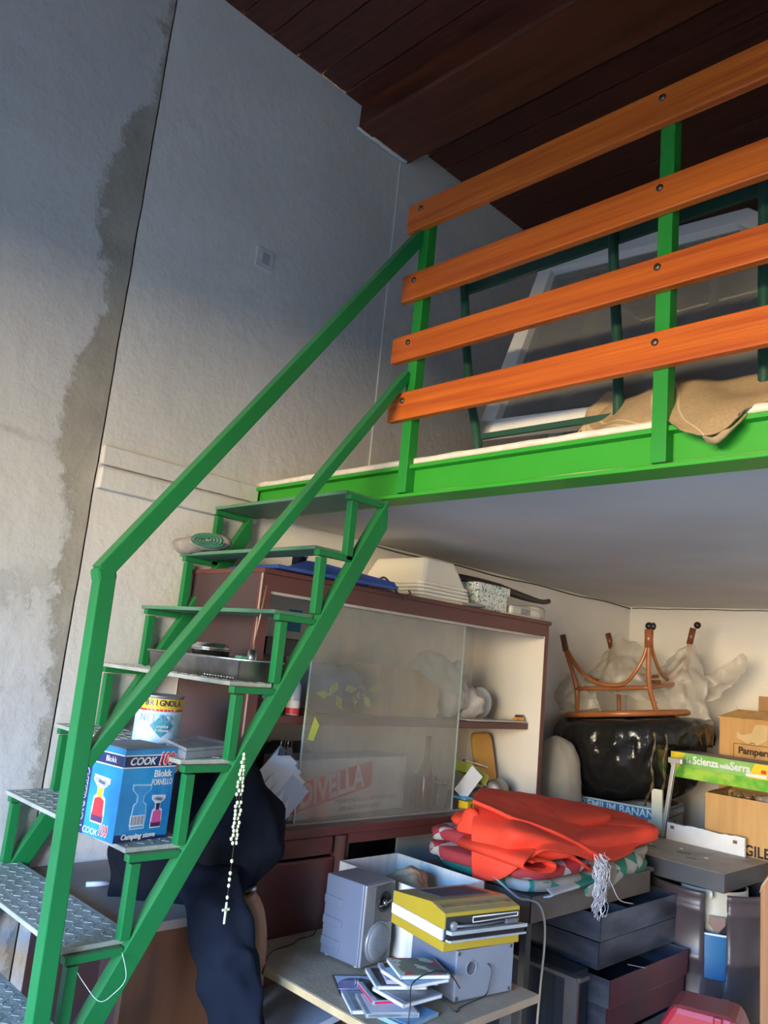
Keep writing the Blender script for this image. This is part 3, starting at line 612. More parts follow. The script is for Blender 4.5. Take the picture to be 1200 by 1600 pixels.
MB().box((0.02, 2.07, 0.54), (XF+0.02, Y1, 0.56)).build('lower_shelf', MAR, cb)
MB().box((XF+0.0, 2.07, 0.0), (XF+0.02, Y1, 0.56)).build('door', MAR, cb)
MB().box((0.005, Y1-0.02, 0), (XF+0.02, Y1, 0.905)).build('side_panel', MARL, cb)
# sliding glass with its film of dust
gm, nt, b = nodes_mat('dusty_glass'); L = nt.links.new
t = N(nt, 'ShaderNodeTexCoord'); mp = N(nt, 'ShaderNodeMapping'); mp.inputs['Scale'].default_value = (1, 2.5, 1); L(t.outputs['Object'], mp.inputs[0])
nz = N(nt, 'ShaderNodeTexNoise'); nz.inputs['Scale'].default_value = 2.2; nz.inputs['Detail'].default_value = 8; L(mp.outputs[0], nz.inputs['Vector'])
mr = N(nt, 'ShaderNodeMapRange'); mr.inputs[1].default_value = 0.3; mr.inputs[2].default_value = 0.7; mr.inputs[3].default_value = 0.22; mr.inputs[4].default_value = 0.44; L(nz.outputs[0], mr.inputs[0])
L(mr.outputs[0], b.inputs['Alpha']); b.inputs['Base Color'].default_value = (0.40, 0.40, 0.35, 1); b.inputs['Roughness'].default_value = 0.12
o = MB().box((0.408, 1.845, 0.941), (0.413, 2.685, 1.705)).build('glass_pane', gm, cb)
EDG = mat('glass_edge', (0.45, 0.58, 0.52), rough=0.3)
for ye in (2.685, 1.841): MB().box((0.4075, ye, 0.941), (0.4135, ye+0.004, 1.705)).build('glass_edge', EDG, cb)

# ---- what stands in it
def put(nm, mb, m, label, cat, group=None, **k): return one(nm, mb, m, label, cat, group, **k)
def carton(nm, label, p0, p1, rz, m=None, open_top=False, cat='box', group=None):
    """a carton standing on its base: p0/p1 opposite corners before turning about p0"""
    base = Vector((p0[0], p0[1], p0[2])); dx, dy, dz = [p1[i]-p0[i] for i in range(3)]
    r = thing(nm, label, cat, base, rz, group); q = MB(); th = 0.006; mw = parent_world(r)
    if open_top:
        for a, b2 in (((0, 0, 0), (dx, dy, th)), ((0, 0, 0), (dx, th, dz)), ((0, dy-th, 0), (dx, dy, dz)), ((0, 0, 0), (th, dy, dz)), ((dx-th, 0, 0), (dx, dy, dz))): q.box(a, b2)
    else: q.box((0, 0, 0), (dx, dy, dz))
    q.v = [mw @ v for v in q.v]; q.build('carton', m or CARD, r, bevel=0.002)
    return r, mw
dv, mw = carton('pasta_carton', 'white carton with red banner lettering leaning behind the dusty glass, lower shelf', (0.20, 1.83, 0.936), (0.36, 2.49, 1.141), 0, mat('white_carton', (0.72, 0.72, 0.68), (0.66, 0.66, 0.62), rough=0.8))
dv.rotation_euler = (0, 0, R(6)); dv.location = (0.20, 1.845, 0.936)
def dvp(u, v, o=0.0): return parent_world(dv) @ Vector((0.1602+o, u, v))
q = MB(); q.poly([dvp(0.002, 0.020), dvp(0.43, 0.094), dvp(0.442, 0.106), dvp(0.436, 0.186), dvp(0.424, 0.192), dvp(0.002, 0.118)], (0.0006, 0, 0)); q.build('banner', REDP, dv)
Rm = parent_world(dv).to_3x3()
text('DIVELLA', 0.118, dvp(0.215, 0.105, 0.001), Rm @ Vector((0, 0.985, 0.17)), Rm @ Vector((0, -0.17, 0.985)), WHITEP, dv, bold=0.0035, squash=0.80)
text('MOLINI E PASTIFICIO - RUTIGLIANO BARI', 0.020, dvp(0.42, 0.050, 0.001), Rm @ Vector((0, 1, 0)), Rm @ Vector((0, 0, 1)), mat('faded_ink', (0.10, 0.16, 0.20), rough=0.8), dv)
text('SEMOLA DI GRANO DURO', 0.020, dvp(0.38, 0.022, 0.001), Rm @ Vector((0, 1, 0)), Rm @ Vector((0, 0, 1)), MATS['faded_ink'], dv)
bx, mw = carton('cardboard_box', 'plain brown cardboard box standing on the middle shelf behind the glass', (0.12, 2.33, 1.298), (0.28, 2.69, 1.50), R(-2), mat('pale_cardboard', (0.62, 0.46, 0.24), (0.54, 0.39, 0.20), rough=0.8, scale=4, stretch=(1, 12, 1)))
q = MB(); q.box((0.282, 2.36, 1.30), (0.284, 2.405, 1.498)); q.build('tape', mat('tape_strip', (0.50, 0.36, 0.18), rough=0.3), bx)
put('carrier_bag', sheet([[(0.25, 2.50, 1.50), (0.24, 2.62, 1.58), (0.22, 2.75, 1.56), (0.22, 2.80, 1.50)], [(0.33, 2.55, 1.47), (0.34, 2.66, 1.52), (0.33, 2.76, 1.50), (0.30, 2.83, 1.44)], [(0.34, 2.66, 1.40), (0.36, 2.72, 1.41), (0.35, 2.78, 1.40), (0.32, 2.84, 1.37)]], amp=0.02, freq=14, fold=0.006, ffreq=90), mat('thin_white_film', (0.66, 0.72, 0.64), rough=0.4, alpha=0.55), 'crumpled pale carrier bag slumped over the cardboard box behind the glass', 'bag', solid=0.002)
tb = thing('toy_bag', 'clear bag of purple and lime green toy parts behind the glass, middle shelf', 'bag', (0.25, 2.12, 1.298))
blob((0.24, 2.10, 1.395), (0.085, 0.16, 0.10), 26, 14, amp=0.25, freq=10, seed=5).build('bag', mat('clear_bag', (0.42, 0.46, 0.52), (0.30, 0.34, 0.42), rough=0.15, alpha=0.6, scale=12), tb)
for k in range(7):
    c = Vector((0.325+0.01*(k % 2), 1.98+0.045*k, 1.345+0.03*math.sin(k*2.4)+0.03)); q = MB()
    a = k*1.1; u = Vector((0.1, math.cos(a), math.sin(a))); w_ = Vector((0, -math.sin(a), math.cos(a)))
    q.poly([c-u*0.03, c+w_*0.014, c+u*0.032, c+u*0.01-w_*0.018], (0.008, 0, 0)); q.build('toy_leaf', mat('lime_plastic', (0.55, 0.66, 0.10), rough=0.4), tb)
MB().tube([(0.338, 2.165+0.026*math.cos(a), 1.385+0.026*math.sin(a)) for a in [2*math.pi*k/18 for k in range(18)]], 0.005, 6, closed=True).build('toy_ring', mat('lilac_plastic', (0.30, 0.22, 0.36), rough=0.35), tb)
put('dark_bag', blob((0.085, 2.02, 1.06), (0.065, 0.20, 0.125), 24, 14, amp=0.2, freq=7, seed=2), mat('grey_bin_bag', (0.10, 0.10, 0.105), rough=0.3), 'dark grey bag of things behind the pasta carton on the cabinet floor', 'bag')
btl = thing('bottle', 'dark long necked bottle standing on the cabinet floor behind the glass', 'bottle', (0.33, 2.60, 0.936))
MB().lathe((0.33, 2.60, 0.936), [(0.034, 0), (0.036, 0.01), (0.036, 0.14), (0.022, 0.17), (0.013, 0.20), (0.012, 0.27), (0.015, 0.275), (0.014, 0.29), (0, 0.29)], 20).build('glass', mat('brown_glass', (0.10, 0.03, 0.02), rough=0.12), btl)
for i, (y_, x_, h_, m_) in enumerate(((2.66, 0.25, 0.12, 'a'), (2.72, 0.31, 0.09, 'b'), (2.755, 0.22, 0.11, 'a'))):
    j = thing('glass_jar', ['squat dark jar beside the long necked bottle behind the glass', 'low dark jar at the right edge of the glass pane', 'jar standing behind the others near the right edge of the pane'][i], 'jar', (x_, y_, 0.936), 0, 'jars on the cabinet floor')
    MB().lathe((x_, y_, 0.936), [(0.035, 0), (0.037, 0.01), (0.037, h_*0.8), (0.028, h_*0.92), (0.028, h_)], 18).build('jar', mat('dark_jar_glass', (0.07, 0.06, 0.08), rough=0.1), j)
    MB().lathe((x_, y_, 0.936+h_), [(0.030, 0), (0.030, 0.012), (0, 0.013)], 18).build('lid', CHROME, j)
# left opening, in front of the glass edge
put('black_box', MB().box((0.12, 1.66, 1.50), (0.38, 1.83, 1.56), 0.004), BLK, 'flat black box near the top left corner of the cabinet, resting on jars', 'box')
put('dark_carton', MB().box((0.10, 1.68, 1.297), (0.30, 1.82, 1.498), 0.003), mat('maroon_carton', (0.10, 0.03, 0.035), rough=0.6), 'dark maroon carton on the middle shelf under the flat black box', 'box')
df = thing('figurine', 'tiny pale figurine with dark eyes at the left end of the middle shelf', 'figurine', (0.36, 1.70, 1.297))
blob((0.36, 1.70, 1.322), (0.014, 0.016, 0.026), 14, 10).build('body', WHITEP, df); blob((0.362, 1.70, 1.362), (0.018, 0.020, 0.019), 14, 10).build('head', WHITEP, df)
for s_ in (-1, 1): blob((0.378, 1.70+s_*0.008, 1.364), (0.004, 0.004, 0.004), 8, 6).build('eye', BLK, df)
bo = thing('small_bottle', 'small pale blue bottle with a red base label beside the glass edge', 'bottle', (0.35, 1.832, 1.297))
MB().lathe((0.35, 1.832, 1.297), [(0.022, 0), (0.024, 0.004), (0.024, 0.10), (0.012, 0.125), (0.012, 0.15)], 18).build('bottle', mat('pale_blue_plastic', (0.45, 0.58, 0.75), rough=0.3), bo)
MB().lathe((0.35, 1.832, 1.297), [(0.0247, 0.004), (0.0247, 0.024)], 18, cap=False).build('label', REDP, bo); MB().lathe((0.35, 1.832, 1.297), [(0.0247, 0.026), (0.0247, 0.05)], 18, cap=False).build('label', WHITEP, bo)
# sheaves of paper with clips hanging below the middle shelf
for i in range(4):
    c = Vector((0.395+0.008*i, 1.738+0.020*i, 1.105-0.026*i)); ax = Vector((0.15, 0.62, 0.77)); ay = Vector((0.95, -0.3, 0.05))
    pp = thing('envelope', ['white envelope clipped at the head of the sheaf beside the stringer', 'second white envelope of the sheaf beside the stringer', 'third envelope of the sheaf, with a folded edge', 'lowest pale blue folded envelope with a small bird mark'][i], 'envelope', c, 0, 'papers at the left of the cabinet')
    q = MB(); q.obox(c, ay, ax, (0.010, 0.17-0.012*i, 0.085)); q.build('sheet', PAPER if i < 3 else mat('pale_blue_paper', (0.52, 0.58, 0.72), rough=0.8), pp)
    q = MB(); q.poly([c+ay*0.006+Vector((0, -0.03, -0.03)), c+ay*0.006+Vector((0, 0.05, 0.05)), c+ay*0.006+Vector((0, 0.062, 0.02)), c+ay*0.006+Vector((0, -0.01, -0.055))], ay*0.001); q.build('flap', mat('paper_shade', (0.62, 0.66, 0.72), rough=0.8), pp)
for i, y_ in enumerate((1.742, 1.772)):
    bc = thing('binder_clip', ['black binder clip on the papers nearer the stringer', 'black binder clip on the papers nearer the glass'][i], 'clip', (0.43, y_, 1.18), 0, 'binder clips')
    MB().poly([(0.425, y_-0.012, 1.170), (0.437, y_-0.012, 1.170), (0.431, y_-0.012, 1.196)], (0, 0.024, 0)).build('body', GREYD, bc)
    MB().tube([(0.431, y_-0.008, 1.194), (0.433, y_-0.009, 1.222), (0.433, y_+0.009, 1.226), (0.431, y_+0.008, 1.194)], 0.0018, 6).build('wire_loop', CHROME, bc)
# right opening
for i, (c, rd_) in enumerate((((0.24, 2.83, 1.42), (0.08, 0.07, 0.115)), ((0.26, 2.93, 1.375), (0.075, 0.075, 0.075)))):
    put('crumpled_bag', blob(c, rd_, 26, 16, amp=0.45, freq=13, seed=4+i*3), mat('greyish_white_bag', (0.62, 0.57, 0.52), (0.45, 0.40, 0.37), rough=0.7, scale=14, bump=0.5), ['crumpled whitish bag behind the glass edge on the middle shelf', 'crumpled beige bag leaning on the round container, middle shelf'][i], 'bag', 'crumpled bags on the middle shelf')
tn = thing('round_container', 'round pale container with blue rim lying at the right of the middle shelf', 'container', (0.20, 3.06, 1.297))
MB().lathe((0.14, 3.05, 1.37), [(0.072, 0), (0.075, 0.006), (0.075, 0.12), (0.068, 0.124), (0.0, 0.110)], 26, (1, -0.25, 0)).build('drum', mat('pale_grey_enamel', (0.50, 0.52, 0.50), rough=0.4), tn)
MB().lathe((0.14, 3.05, 1.37), [(0.0755, 0.085), (0.0765, 0.10), (0.0755, 0.112)], 26, (1, -0.25, 0), cap=False).build('rim_band', mat('steel_blue', (0.05, 0.14, 0.22), rough=0.4), tn)
put('serving_board', MB().obox((0.355, 3.00, 1.302), (1, 0, 0), (0, 1, 0.0), (0.07, 0.42, 0.008), 0.003), mat('grey_board', (0.50, 0.47, 0.43), rough=0.5), 'long thin pale board lying along the front of the middle shelf', 'board')
cm = thing('orange_comb', 'short orange comb with upright dark teeth on the right end of the middle shelf', 'comb', (0.36, 3.20, 1.30))
MB().box((0.350, 3.165, 1.306), (0.368, 3.235, 1.322), 0.003).build('bar', mat('orange_plastic', (0.80, 0.27, 0.02), rough=0.4), cm)
for k in range(8): MB().box((0.357, 3.170+k*0.0082, 1.320), (0.361, 3.174+k*0.0082, 1.332)).build('tooth', GREYD, cm)
q = blob((0.20, 3.13, 1.115), (0.012, 0.075, 0.115), 24, 12, e1=0.35, e2=0.35); q.v = [Vector((v.x-(v.z-1.0)*0.25+0.05, v.y, v.z)) for v in q.v]
put('orange_board', q, mat('mustard_board', (0.66, 0.33, 0.06), (0.58, 0.28, 0.05), rough=0.6, scale=5), 'mustard orange board with rounded corners leaning against the cabinet side', 'board')
gt = thing('green_tub', 'yellow green open tub of oddments tipped over on the cabinet floor', 'tub', (0.28, 2.96, 1.0))
q = MB(); ax = Vector((0.1, 0.86, -0.42)).normalized(); ay = Vector((0.95, -0.1, 0.0)).normalized()
for s_, sz in ((0, (0.11, 0.085, 0.004)),): q.obox((0.30, 2.945, 1.045), ax, ay, (0.13, 0.09, 0.004))
for d_ in (-1, 1): q.obox(Vector((0.30, 2.945, 1.063))+ay*d_*0.045, ax, ay, (0.13, 0.003, 0.045)); q.obox(Vector((0.30, 2.945, 1.063))+ax*d_*0.065, ax, ay, (0.003, 0.09, 0.045))
q.build('tub', mat('olive_lime', (0.42, 0.44, 0.08), (0.30, 0.34, 0.07), rough=0.4), gt)
blob((0.30, 2.945, 1.068), (0.035, 0.045, 0.018), 16, 8, amp=0.6, freq=60).build('oddments', GREYD, gt)
put('silver_blade', MB().obox((0.33, 2.93, 1.108), (0.1, 0.97, -0.2), (1, 0, 0), (0.15, 0.022, 0.008), 0.002), CHROME, 'silver blade like tool lying across the green tub', 'tool')
put('white_card', MB().obox((0.37, 2.84, 1.035), (0.2, 0.75, -0.6), (0.2, 0.45, 0.8), (0.075, 0.13, 0.003)), WHITEP, 'white card leaning just right of the glass edge', 'card')
mt_ = thing('small_motor', 'dull grey ribbed motor lying behind the red cloth, cabinet floor', 'motor', (0.33, 3.06, 0.936))
MB().lathe((0.36, 3.02, 0.995), [(0.030, 0), (0.044, 0.012), (0.046, 0.08), (0.040, 0.10), (0.020, 0.11), (0, 0.112)], 24, (-0.3, 1, 0)).build('casing', mat('rusty_grey', (0.28, 0.25, 0.24), (0.18, 0.15, 0.14), rough=0.5, metal=0.5, scale=20), mt_)
for k in range(4): MB().lathe((0.36-0.006*k, 3.035+0.02*k, 0.995), [(0.0478, 0), (0.0485, 0.004), (0.0478, 0.008)], 24, (-0.3, 1, 0), cap=False).build('band', CHROME, mt_)
put('dark_oddment', blob((0.34, 2.93, 0.975), (0.05, 0.06, 0.038), 18, 10, amp=0.4, freq=20), mat('dark_brown_thing', (0.09, 0.07, 0.065), rough=0.5), 'dark lump of ironmongery under the green tub', 'hardware')
yb = thing('yellow_carton', 'small yellow printed carton at the front of the cabinet floor by the red cloth', 'box', (0.37, 2.86, 0.936))
MB().box((0.375, 2.775, 0.936), (0.425, 2.905, 0.968), 0.001).build('carton', YEL, yb)
for k in range(4): MB().box((0.4251, 2.79+k*0.028, 0.942), (0.4256, 2.808+k*0.028, 0.960)).build('print', mat('brown_ink', (0.32, 0.2, 0.03), rough=0.5), yb)
put('blue_sachet', MB().box((0.33, 2.79, 0.970), (0.40, 2.84, 0.980), 0.002), mat('sky_print', (0.1, 0.4, 0.7), rough=0.4), 'small sky blue packet on top of the yellow carton', 'packet')
q = MB(); q.box((0.0128, 2.03, 1.60), (0.0135, 2.10, 1.69)); put('blue_sticker', q, mat('sticker_blue', (0.05, 0.35, 0.55), rough=0.5), 'small blue sticker high on the cabinet back behind the glass', 'sticker')
q = MB(); q.box((0.0128, 1.98, 1.61), (0.0135, 2.028, 1.68)); put('yellow_sticker', q, YEL, 'small yellow sticker beside the blue one on the cabinet back', 'sticker')
q = MB(); q.poly([(0.4135, 1.862, 1.22), (0.4135, 1.885, 1.30), (0.4135, 1.91, 1.27), (0.4135, 1.89, 1.215)], (0.0008, 0, 0)); put('lime_sticker', q, mat('lime_plastic', (0.55, 0.66, 0.10)), 'slanting lime green sticker near the left edge of the glass', 'sticker')

# ---- what lies on top of it
TZ = ZT+0.0185
st_ = thing('camping_hob', 'blue metal camping hob plate with one small burner, on the cabinet top', 'hob', (0.35, 1.85, TZ))
BLUEM = mat('blue_enamel', (0.035, 0.085, 0.34), (0.025, 0.06, 0.26), rough=0.35)
q = MB(); q.poly([(0.13, 1.63, TZ+0.004), (0.47, 1.60, TZ+0.002), (0.50, 1.86, TZ+0.0), (0.50, 2.16, TZ+0.003), (0.30, 2.16, TZ+0.003)], (0, 0, 0.014)); q.build('plate', BLUEM, st_, bevel=0.004)
q = MB(); q.poly([(0.468, 1.64, TZ+0.012), (0.50, 2.15, TZ+0.012), (0.495, 2.14, TZ+0.030), (0.46, 1.80, TZ+0.052), (0.455, 1.74, TZ+0.050)], (-0.012, 0, 0)); q.build('splash_edge', BLUEM, st_)
bp_ = Vector((0.40, 1.745, TZ+0.018))
MB().lathe(bp_, [(0.026, 0), (0.026, 0.045), (0.030, 0.047), (0.030, 0.052), (0.0, 0.054)], 20).build('burner', CHROME, st_)
for k in range(4):
    a = k*math.pi/2+0.5; dd = Vector((math.cos(a), math.sin(a), 0)); c = bp_+Vector((0, 0, 0.055))
    MB().tube([c+dd*0.004, c+dd*0.036+Vector((0, 0, 0.002)), c+dd*0.046+Vector((0, 0, 0.010))], 0.004, 6).build('pot_support', BLK, st_)
WIRE = mat('brown_wire', (0.07, 0.035, 0.035), rough=0.5)
wr_ = thing('wire_rack', 'bent dark wire rack lying over the front edge of the cabinet top', 'rack', (0.46, 2.12, TZ))
MB().tube(spline([(0.44, 2.07, TZ+0.005), (0.478, 2.08, TZ+0.036), (0.482, 2.105, TZ+0.040), (0.480, 2.15, TZ+0.012), (0.478, 2.205, TZ-0.020), (0.480, 2.222, TZ-0.022), (0.482, 2.246, TZ-0.001), (0.482, 2.236, TZ+0.012)], 40), 0.004, 6).build('hook', WIRE, wr_)
MB().tube(spline([(0.40, 1.95, TZ+0.02), (0.47, 1.955, TZ+0.018), (0.48, 1.975, TZ+0.026), (0.484, 1.99, TZ+0.016), (0.480, 2.03, TZ-0.006)], 30), 0.0028, 6).build('hook', WIRE, wr_)
MB().tube([(0.478, 2.02, TZ+0.003), (0.478, 2.19, TZ-0.006)], 0.0024, 6).build('cross_wire', WIRE, wr_)
tub = thing('plastic_tub', 'big white plastic tub standing upside down on the cabinet top under the loft', 'tub', (0.235, 2.525, TZ))
TUBM = mat('ivory_plastic', (0.80, 0.76, 0.65), (0.77, 0.73, 0.62), rough=0.35)
def frust(cx, cy, z0, z1, ax0, ay0, ax1, ay1, r=0.03):
    vs = []; n = 0
    for (z, a, b2) in ((z0, ax0, ay0), (z1, ax1, ay1)):
        ring = []
        for sx2, sy2, st2 in ((1, 1, 0), (-1, 1, 1), (-1, -1, 2), (1, -1, 3)):
            for k in range(5):
                th = (st2+k/4)*math.pi/2; ring.append((cx+sx2*(a-r)+r*math.cos(th), cy+sy2*(b2-r)+r*math.sin(th), z))
        n = len(ring); vs += ring
    q = MB(); q.add(vs, [(i, (i+1) % n, n+(i+1) % n, n+i) for i in range(n)]+[list(range(n, 2*n))]); return q
q = frust(0.235, 2.525, TZ+0.075, TZ+0.178, 0.182, 0.150, 0.150, 0.105); q.build('body', TUBM, tub, bevel=0.006)
for k in range(4): q = frust(0.235, 2.525, TZ+0.014+k*0.0155, TZ+0.027+k*0.0155, 0.200-k*0.003, 0.168-k*0.003, 0.198-k*0.003, 0.166-k*0.003); q.build('rim', TUBM, tub, bevel=0.002)
q = frust(0.235, 2.525, TZ, TZ+0.076, 0.186, 0.155, 0.180, 0.150); q.build('skirt', TUBM, tub)
put('pan_cover', MB().lathe((0.43, 2.70, TZ), [(0.03, 0), (0.055, 0.003), (0.06, 0.01), (0.02, 0.02), (0.006, 0.02), (0.008, 0.03), (0, 0.032)], 24), mat('smoke_glass', (0.25, 0.27, 0.27), rough=0.1, alpha=0.8), 'small clear glass pan cover lying between the white tub and the speckled box', 'lid')
sp = thing('speckled_box', 'small white box with blue green speckles and a deep lid, on the cabinet top', 'box', (0.36, 2.86, TZ))
SPK = bpy.data.materials.new('speckled_paper'); SPK.use_nodes = True; nt = SPK.node_tree; b = nt.nodes['Principled BSDF']
t = N(nt, 'ShaderNodeTexCoord'); v_ = N(nt, 'ShaderNodeTexNoise'); v_.inputs['Scale'].default_value = 85; v_.inputs['Detail'].default_value = 1; nt.links.new(t.outputs['Object'], v_.inputs['Vector'])
r_ = N(nt, 'ShaderNodeValToRGB'); r_.color_ramp.interpolation = 'CONSTANT'; nt.links.new(v_.outputs[0], r_.inputs[0])
e_ = r_.color_ramp.elements; e_[0].color = (0.08, 0.22, 0.28, 1); e_[1].position = 0.40; e_[1].color = (0.72, 0.74, 0.68, 1); q_ = e_.new(0.62); q_.color = (0.35, 0.42, 0.25, 1)
nt.links.new(r_.outputs[0], b.inputs['Base Color']); b.inputs['Roughness'].default_value = 0.6
MB().box((0.27, 2.745, TZ), (0.42, 2.965, TZ+0.085)).build('body', SPK, sp, bevel=0.002); MB().box((0.263, 2.735, TZ+0.080), (0.427, 2.975, TZ+0.118)).build('lid', SPK, sp, bevel=0.002)
ap = thing('white_appliance', 'low white plastic device with a smoked rounded end and rating label', 'appliance', (0.36, 3.14, TZ))
APM = mat('appliance_white', (0.66, 0.64, 0.58), rough=0.35)
MB().box((0.27, 2.995, TZ), (0.425, 3.24, TZ+0.05), 0.014).build('case', APM, ap)
blob((0.345, 3.245, TZ+0.035), (0.078, 0.055, 0.034), 22, 12, e1=0.4, e2=0.6).build('rounded_end', mat('smoked_cream', (0.50, 0.46, 0.38), rough=0.2), ap)
MB().box((0.4252, 3.07, TZ+0.012), (0.4260, 3.145, TZ+0.040)).build('rating_label', mat('grey_label', (0.33, 0.34, 0.33), (0.18, 0.19, 0.19), rough=0.5, scale=60), ap)
MB().box((0.30, 2.93, TZ), (0.45, 3.24, TZ+0.004), 0.001).build('saucer', APM, ap)
put('dark_sheath', MB().tube(spline([(0.22, 2.66, TZ+0.150), (0.24, 2.85, TZ+0.150), (0.27, 3.05, TZ+0.140), (0.31, 3.25, TZ+0.115), (0.34, 3.36, TZ+0.105), (0.345, 3.42, TZ+0.115)], 30), [0.012+0.010*math.sin(math.pi*min(1, k/22)) for k in range(30)], 12), mat('dark_brown_leather', (0.05, 0.04, 0.035), rough=0.5), 'long dark handled sheath lying across the speckled box', 'tool')
put('brown_paper', sheet([[(0.12, 2.90, TZ+0.17), (0.14, 3.05, TZ+0.175), (0.16, 3.2, TZ+0.165)], [(0.24, 2.92, TZ+0.150), (0.26, 3.06, TZ+0.165), (0.27, 3.2, TZ+0.150)]], 10, 20, amp=0.008, freq=18), mat('kraft_paper', (0.46, 0.36, 0.24), rough=0.85), 'crumpled piece of brown paper on the cabinet top beneath the ceiling', 'paper', solid=0.001)

# ---------------------------------------------------------------- desk, chair and hung clothes behind the stair
DKW = mat('old_varnished_wood', (0.15, 0.062, 0.028), (0.075, 0.032, 0.017), rough=0.45, scale=2.2, stretch=(6, 6, 0.6), bump=0.06)
dk = thing('desk', 'brown wooden desk against the wall behind the stair', 'desk', (0.31, 1.33, 0))
DTOP = mat('desk_top', (0.34, 0.26, 0.22), (0.27, 0.20, 0.17), rough=0.7, scale=4)
MB().box((0.006, 1.11, 0.752), (0.63, 1.50, 0.775)).build('top', DTOP, dk)
MB().box((0.006, 1.104, 0.752), (0.63, 1.11, 0.775)).build('edge_strip', mat('copper_edge', (0.24, 0.10, 0.06), rough=0.5), dk)
MB().box((0.08, 1.14, 0.03), (0.085, 1.48, 0.752)).build('side', MARL, dk); MB().box((0.60, 1.16, 0.0), (0.622, 1.49, 0.752)).build('side', DKW, dk)
MB().box((0.25, 1.39, 0.0), (0.60, 1.41, 0.75)).build('front_panel', DKW, dk); MB().box((0.0, 1.38, 0.0), (0.25, 1.40, 0.752)).build('front_panel', MARL, dk)
mk = thing('marker', 'white felt marker with a pink cap lying on the desk', 'marker', (0.30, 1.245, 0.776))
MB().tube([(0.272, 1.195, 0.785), (0.290, 1.262, 0.785)], 0.0075, 12).build('barrel', WHITEP, mk); MB().tube([(0.290, 1.262, 0.785), (0.295, 1.282, 0.785)], 0.0085, 12).build('cap', mat('coral_cap', (0.85, 0.2, 0.25), rough=0.4), mk)
put('stone_block', MB().box((0.012, 1.44, 0.776), (0.16, 1.52, 0.80), 0.006), mat('stone_grey', (0.30, 0.28, 0.24), rough=0.8), 'flat tan block at the back of the desk beside the hanging clothes', 'block')
ch = thing('chair', 'wooden chair mostly hidden by dark clothes, its curved pale back post showing', 'chair', (0.62, 1.5, 0))
CHW = mat('pale_chair_wood', (0.36, 0.20, 0.12), (0.28, 0.15, 0.09), rough=0.45, scale=3, stretch=(5, 5, 1))
MB().tube(spline([(0.600, 1.545, 0.80), (0.606, 1.560, 0.775), (0.618, 1.572, 0.74), (0.625, 1.585, 0.66), (0.622, 1.590, 0.5), (0.622, 1.590, 0.25), (0.62, 1.59, 0.0)], 30), [0.020]*4+[0.023]*26, 12).build('back_post', CHW, ch)
MB().tube(spline([(0.40, 1.30, 0.80), (0.40, 1.30, 0.6), (0.40, 1.30, 0.0)], 10), 0.02, 10).build('back_post', CHW, ch)
MB().bar((0.41, 1.31, 0.74), (0.60, 1.55, 0.74), 0.018, 0.07).build('back_rail', CHW, ch)
MB().poly([(0.41, 1.31, 0.43), (0.62, 1.57, 0.43), (0.86, 1.36, 0.43), (0.65, 1.10, 0.43)], (0, 0, 0.025)).build('seat', CHW, ch)
for p in ((0.85, 1.36), (0.65, 1.12)): MB().tube([(p[0], p[1], 0.43), (p[0]+0.01, p[1]-0.01, 0)], 0.018, 10).build('leg', CHW, ch)
put('steel_bar', MB().tube([(0.565, 1.53, 0.800), (0.625, 1.545, 0.822)], 0.008, 8), CHROME, 'short steel bar lying on top of the chair post', 'bar')
NAVYC = mat('navy_black_cloth', (0.010, 0.013, 0.021), (0.006, 0.008, 0.014), rough=0.95, scale=6, bump=0.2, bscale=120, spec=0.08)
TRC = mat('blue_grey_cloth', (0.012, 0.017, 0.030), (0.008, 0.011, 0.021), rough=0.95, scale=6, bump=0.2, bscale=140, spec=0.1)
put('jacket', loft([((0.475, 1.432, 1.205), 0.06, 0.04), ((0.50, 1.450, 1.17), 0.105, 0.06), ((0.511, 1.453, 1.11), 0.145, 0.075), ((0.525, 1.470, 1.03), 0.175, 0.085), ((0.535, 1.482, 0.94), 0.185, 0.09), ((0.52, 1.467, 0.86), 0.165, 0.085), ((0.497, 1.435, 0.80), 0.12, 0.07), ((0.475, 1.405, 0.74), 0.09, 0.05)], 54, amp=0.03, freq=13, folds=9, fa=0.05), NAVYC, 'black jacket heaped over the chair back behind the stair', 'jacket')
put('coat', loft([((0.41, 1.33, 1.08), 0.07, 0.03), ((0.395, 1.315, 0.98), 0.105, 0.05), ((0.400, 1.310, 0.88), 0.105, 0.055), ((0.410, 1.320, 0.78), 0.10, 0.055), ((0.432, 1.344, 0.69), 0.095, 0.05), ((0.46, 1.365, 0.60), 0.06, 0.03)], 44, amp=0.024, freq=13, seed=3, folds=8, fa=0.07), mat('black_coat_cloth', (0.008, 0.010, 0.015), rough=0.95, bump=0.2, bscale=100, spec=0.08), 'black coat hanging down the left of the jacket, partly behind the carton', 'coat')
put('trousers', loft([((0.590, 1.425, 0.895), 0.06, 0.03), ((0.660, 1.365, 0.850), 0.083, 0.040), ((0.700, 1.371, 0.792), 0.088, 0.045), ((0.715, 1.394, 0.709), 0.086, 0.045), ((0.735, 1.421, 0.617), 0.080, 0.042), ((0.750, 1.443, 0.525), 0.074, 0.038), ((0.758, 1.448, 0.460), 0.068, 0.035)], 40, amp=0.018, freq=14, seed=6, folds=5, fa=0.07), TRC, 'dark blue trouser leg hanging below the jacket in front of the chair post', 'trousers')
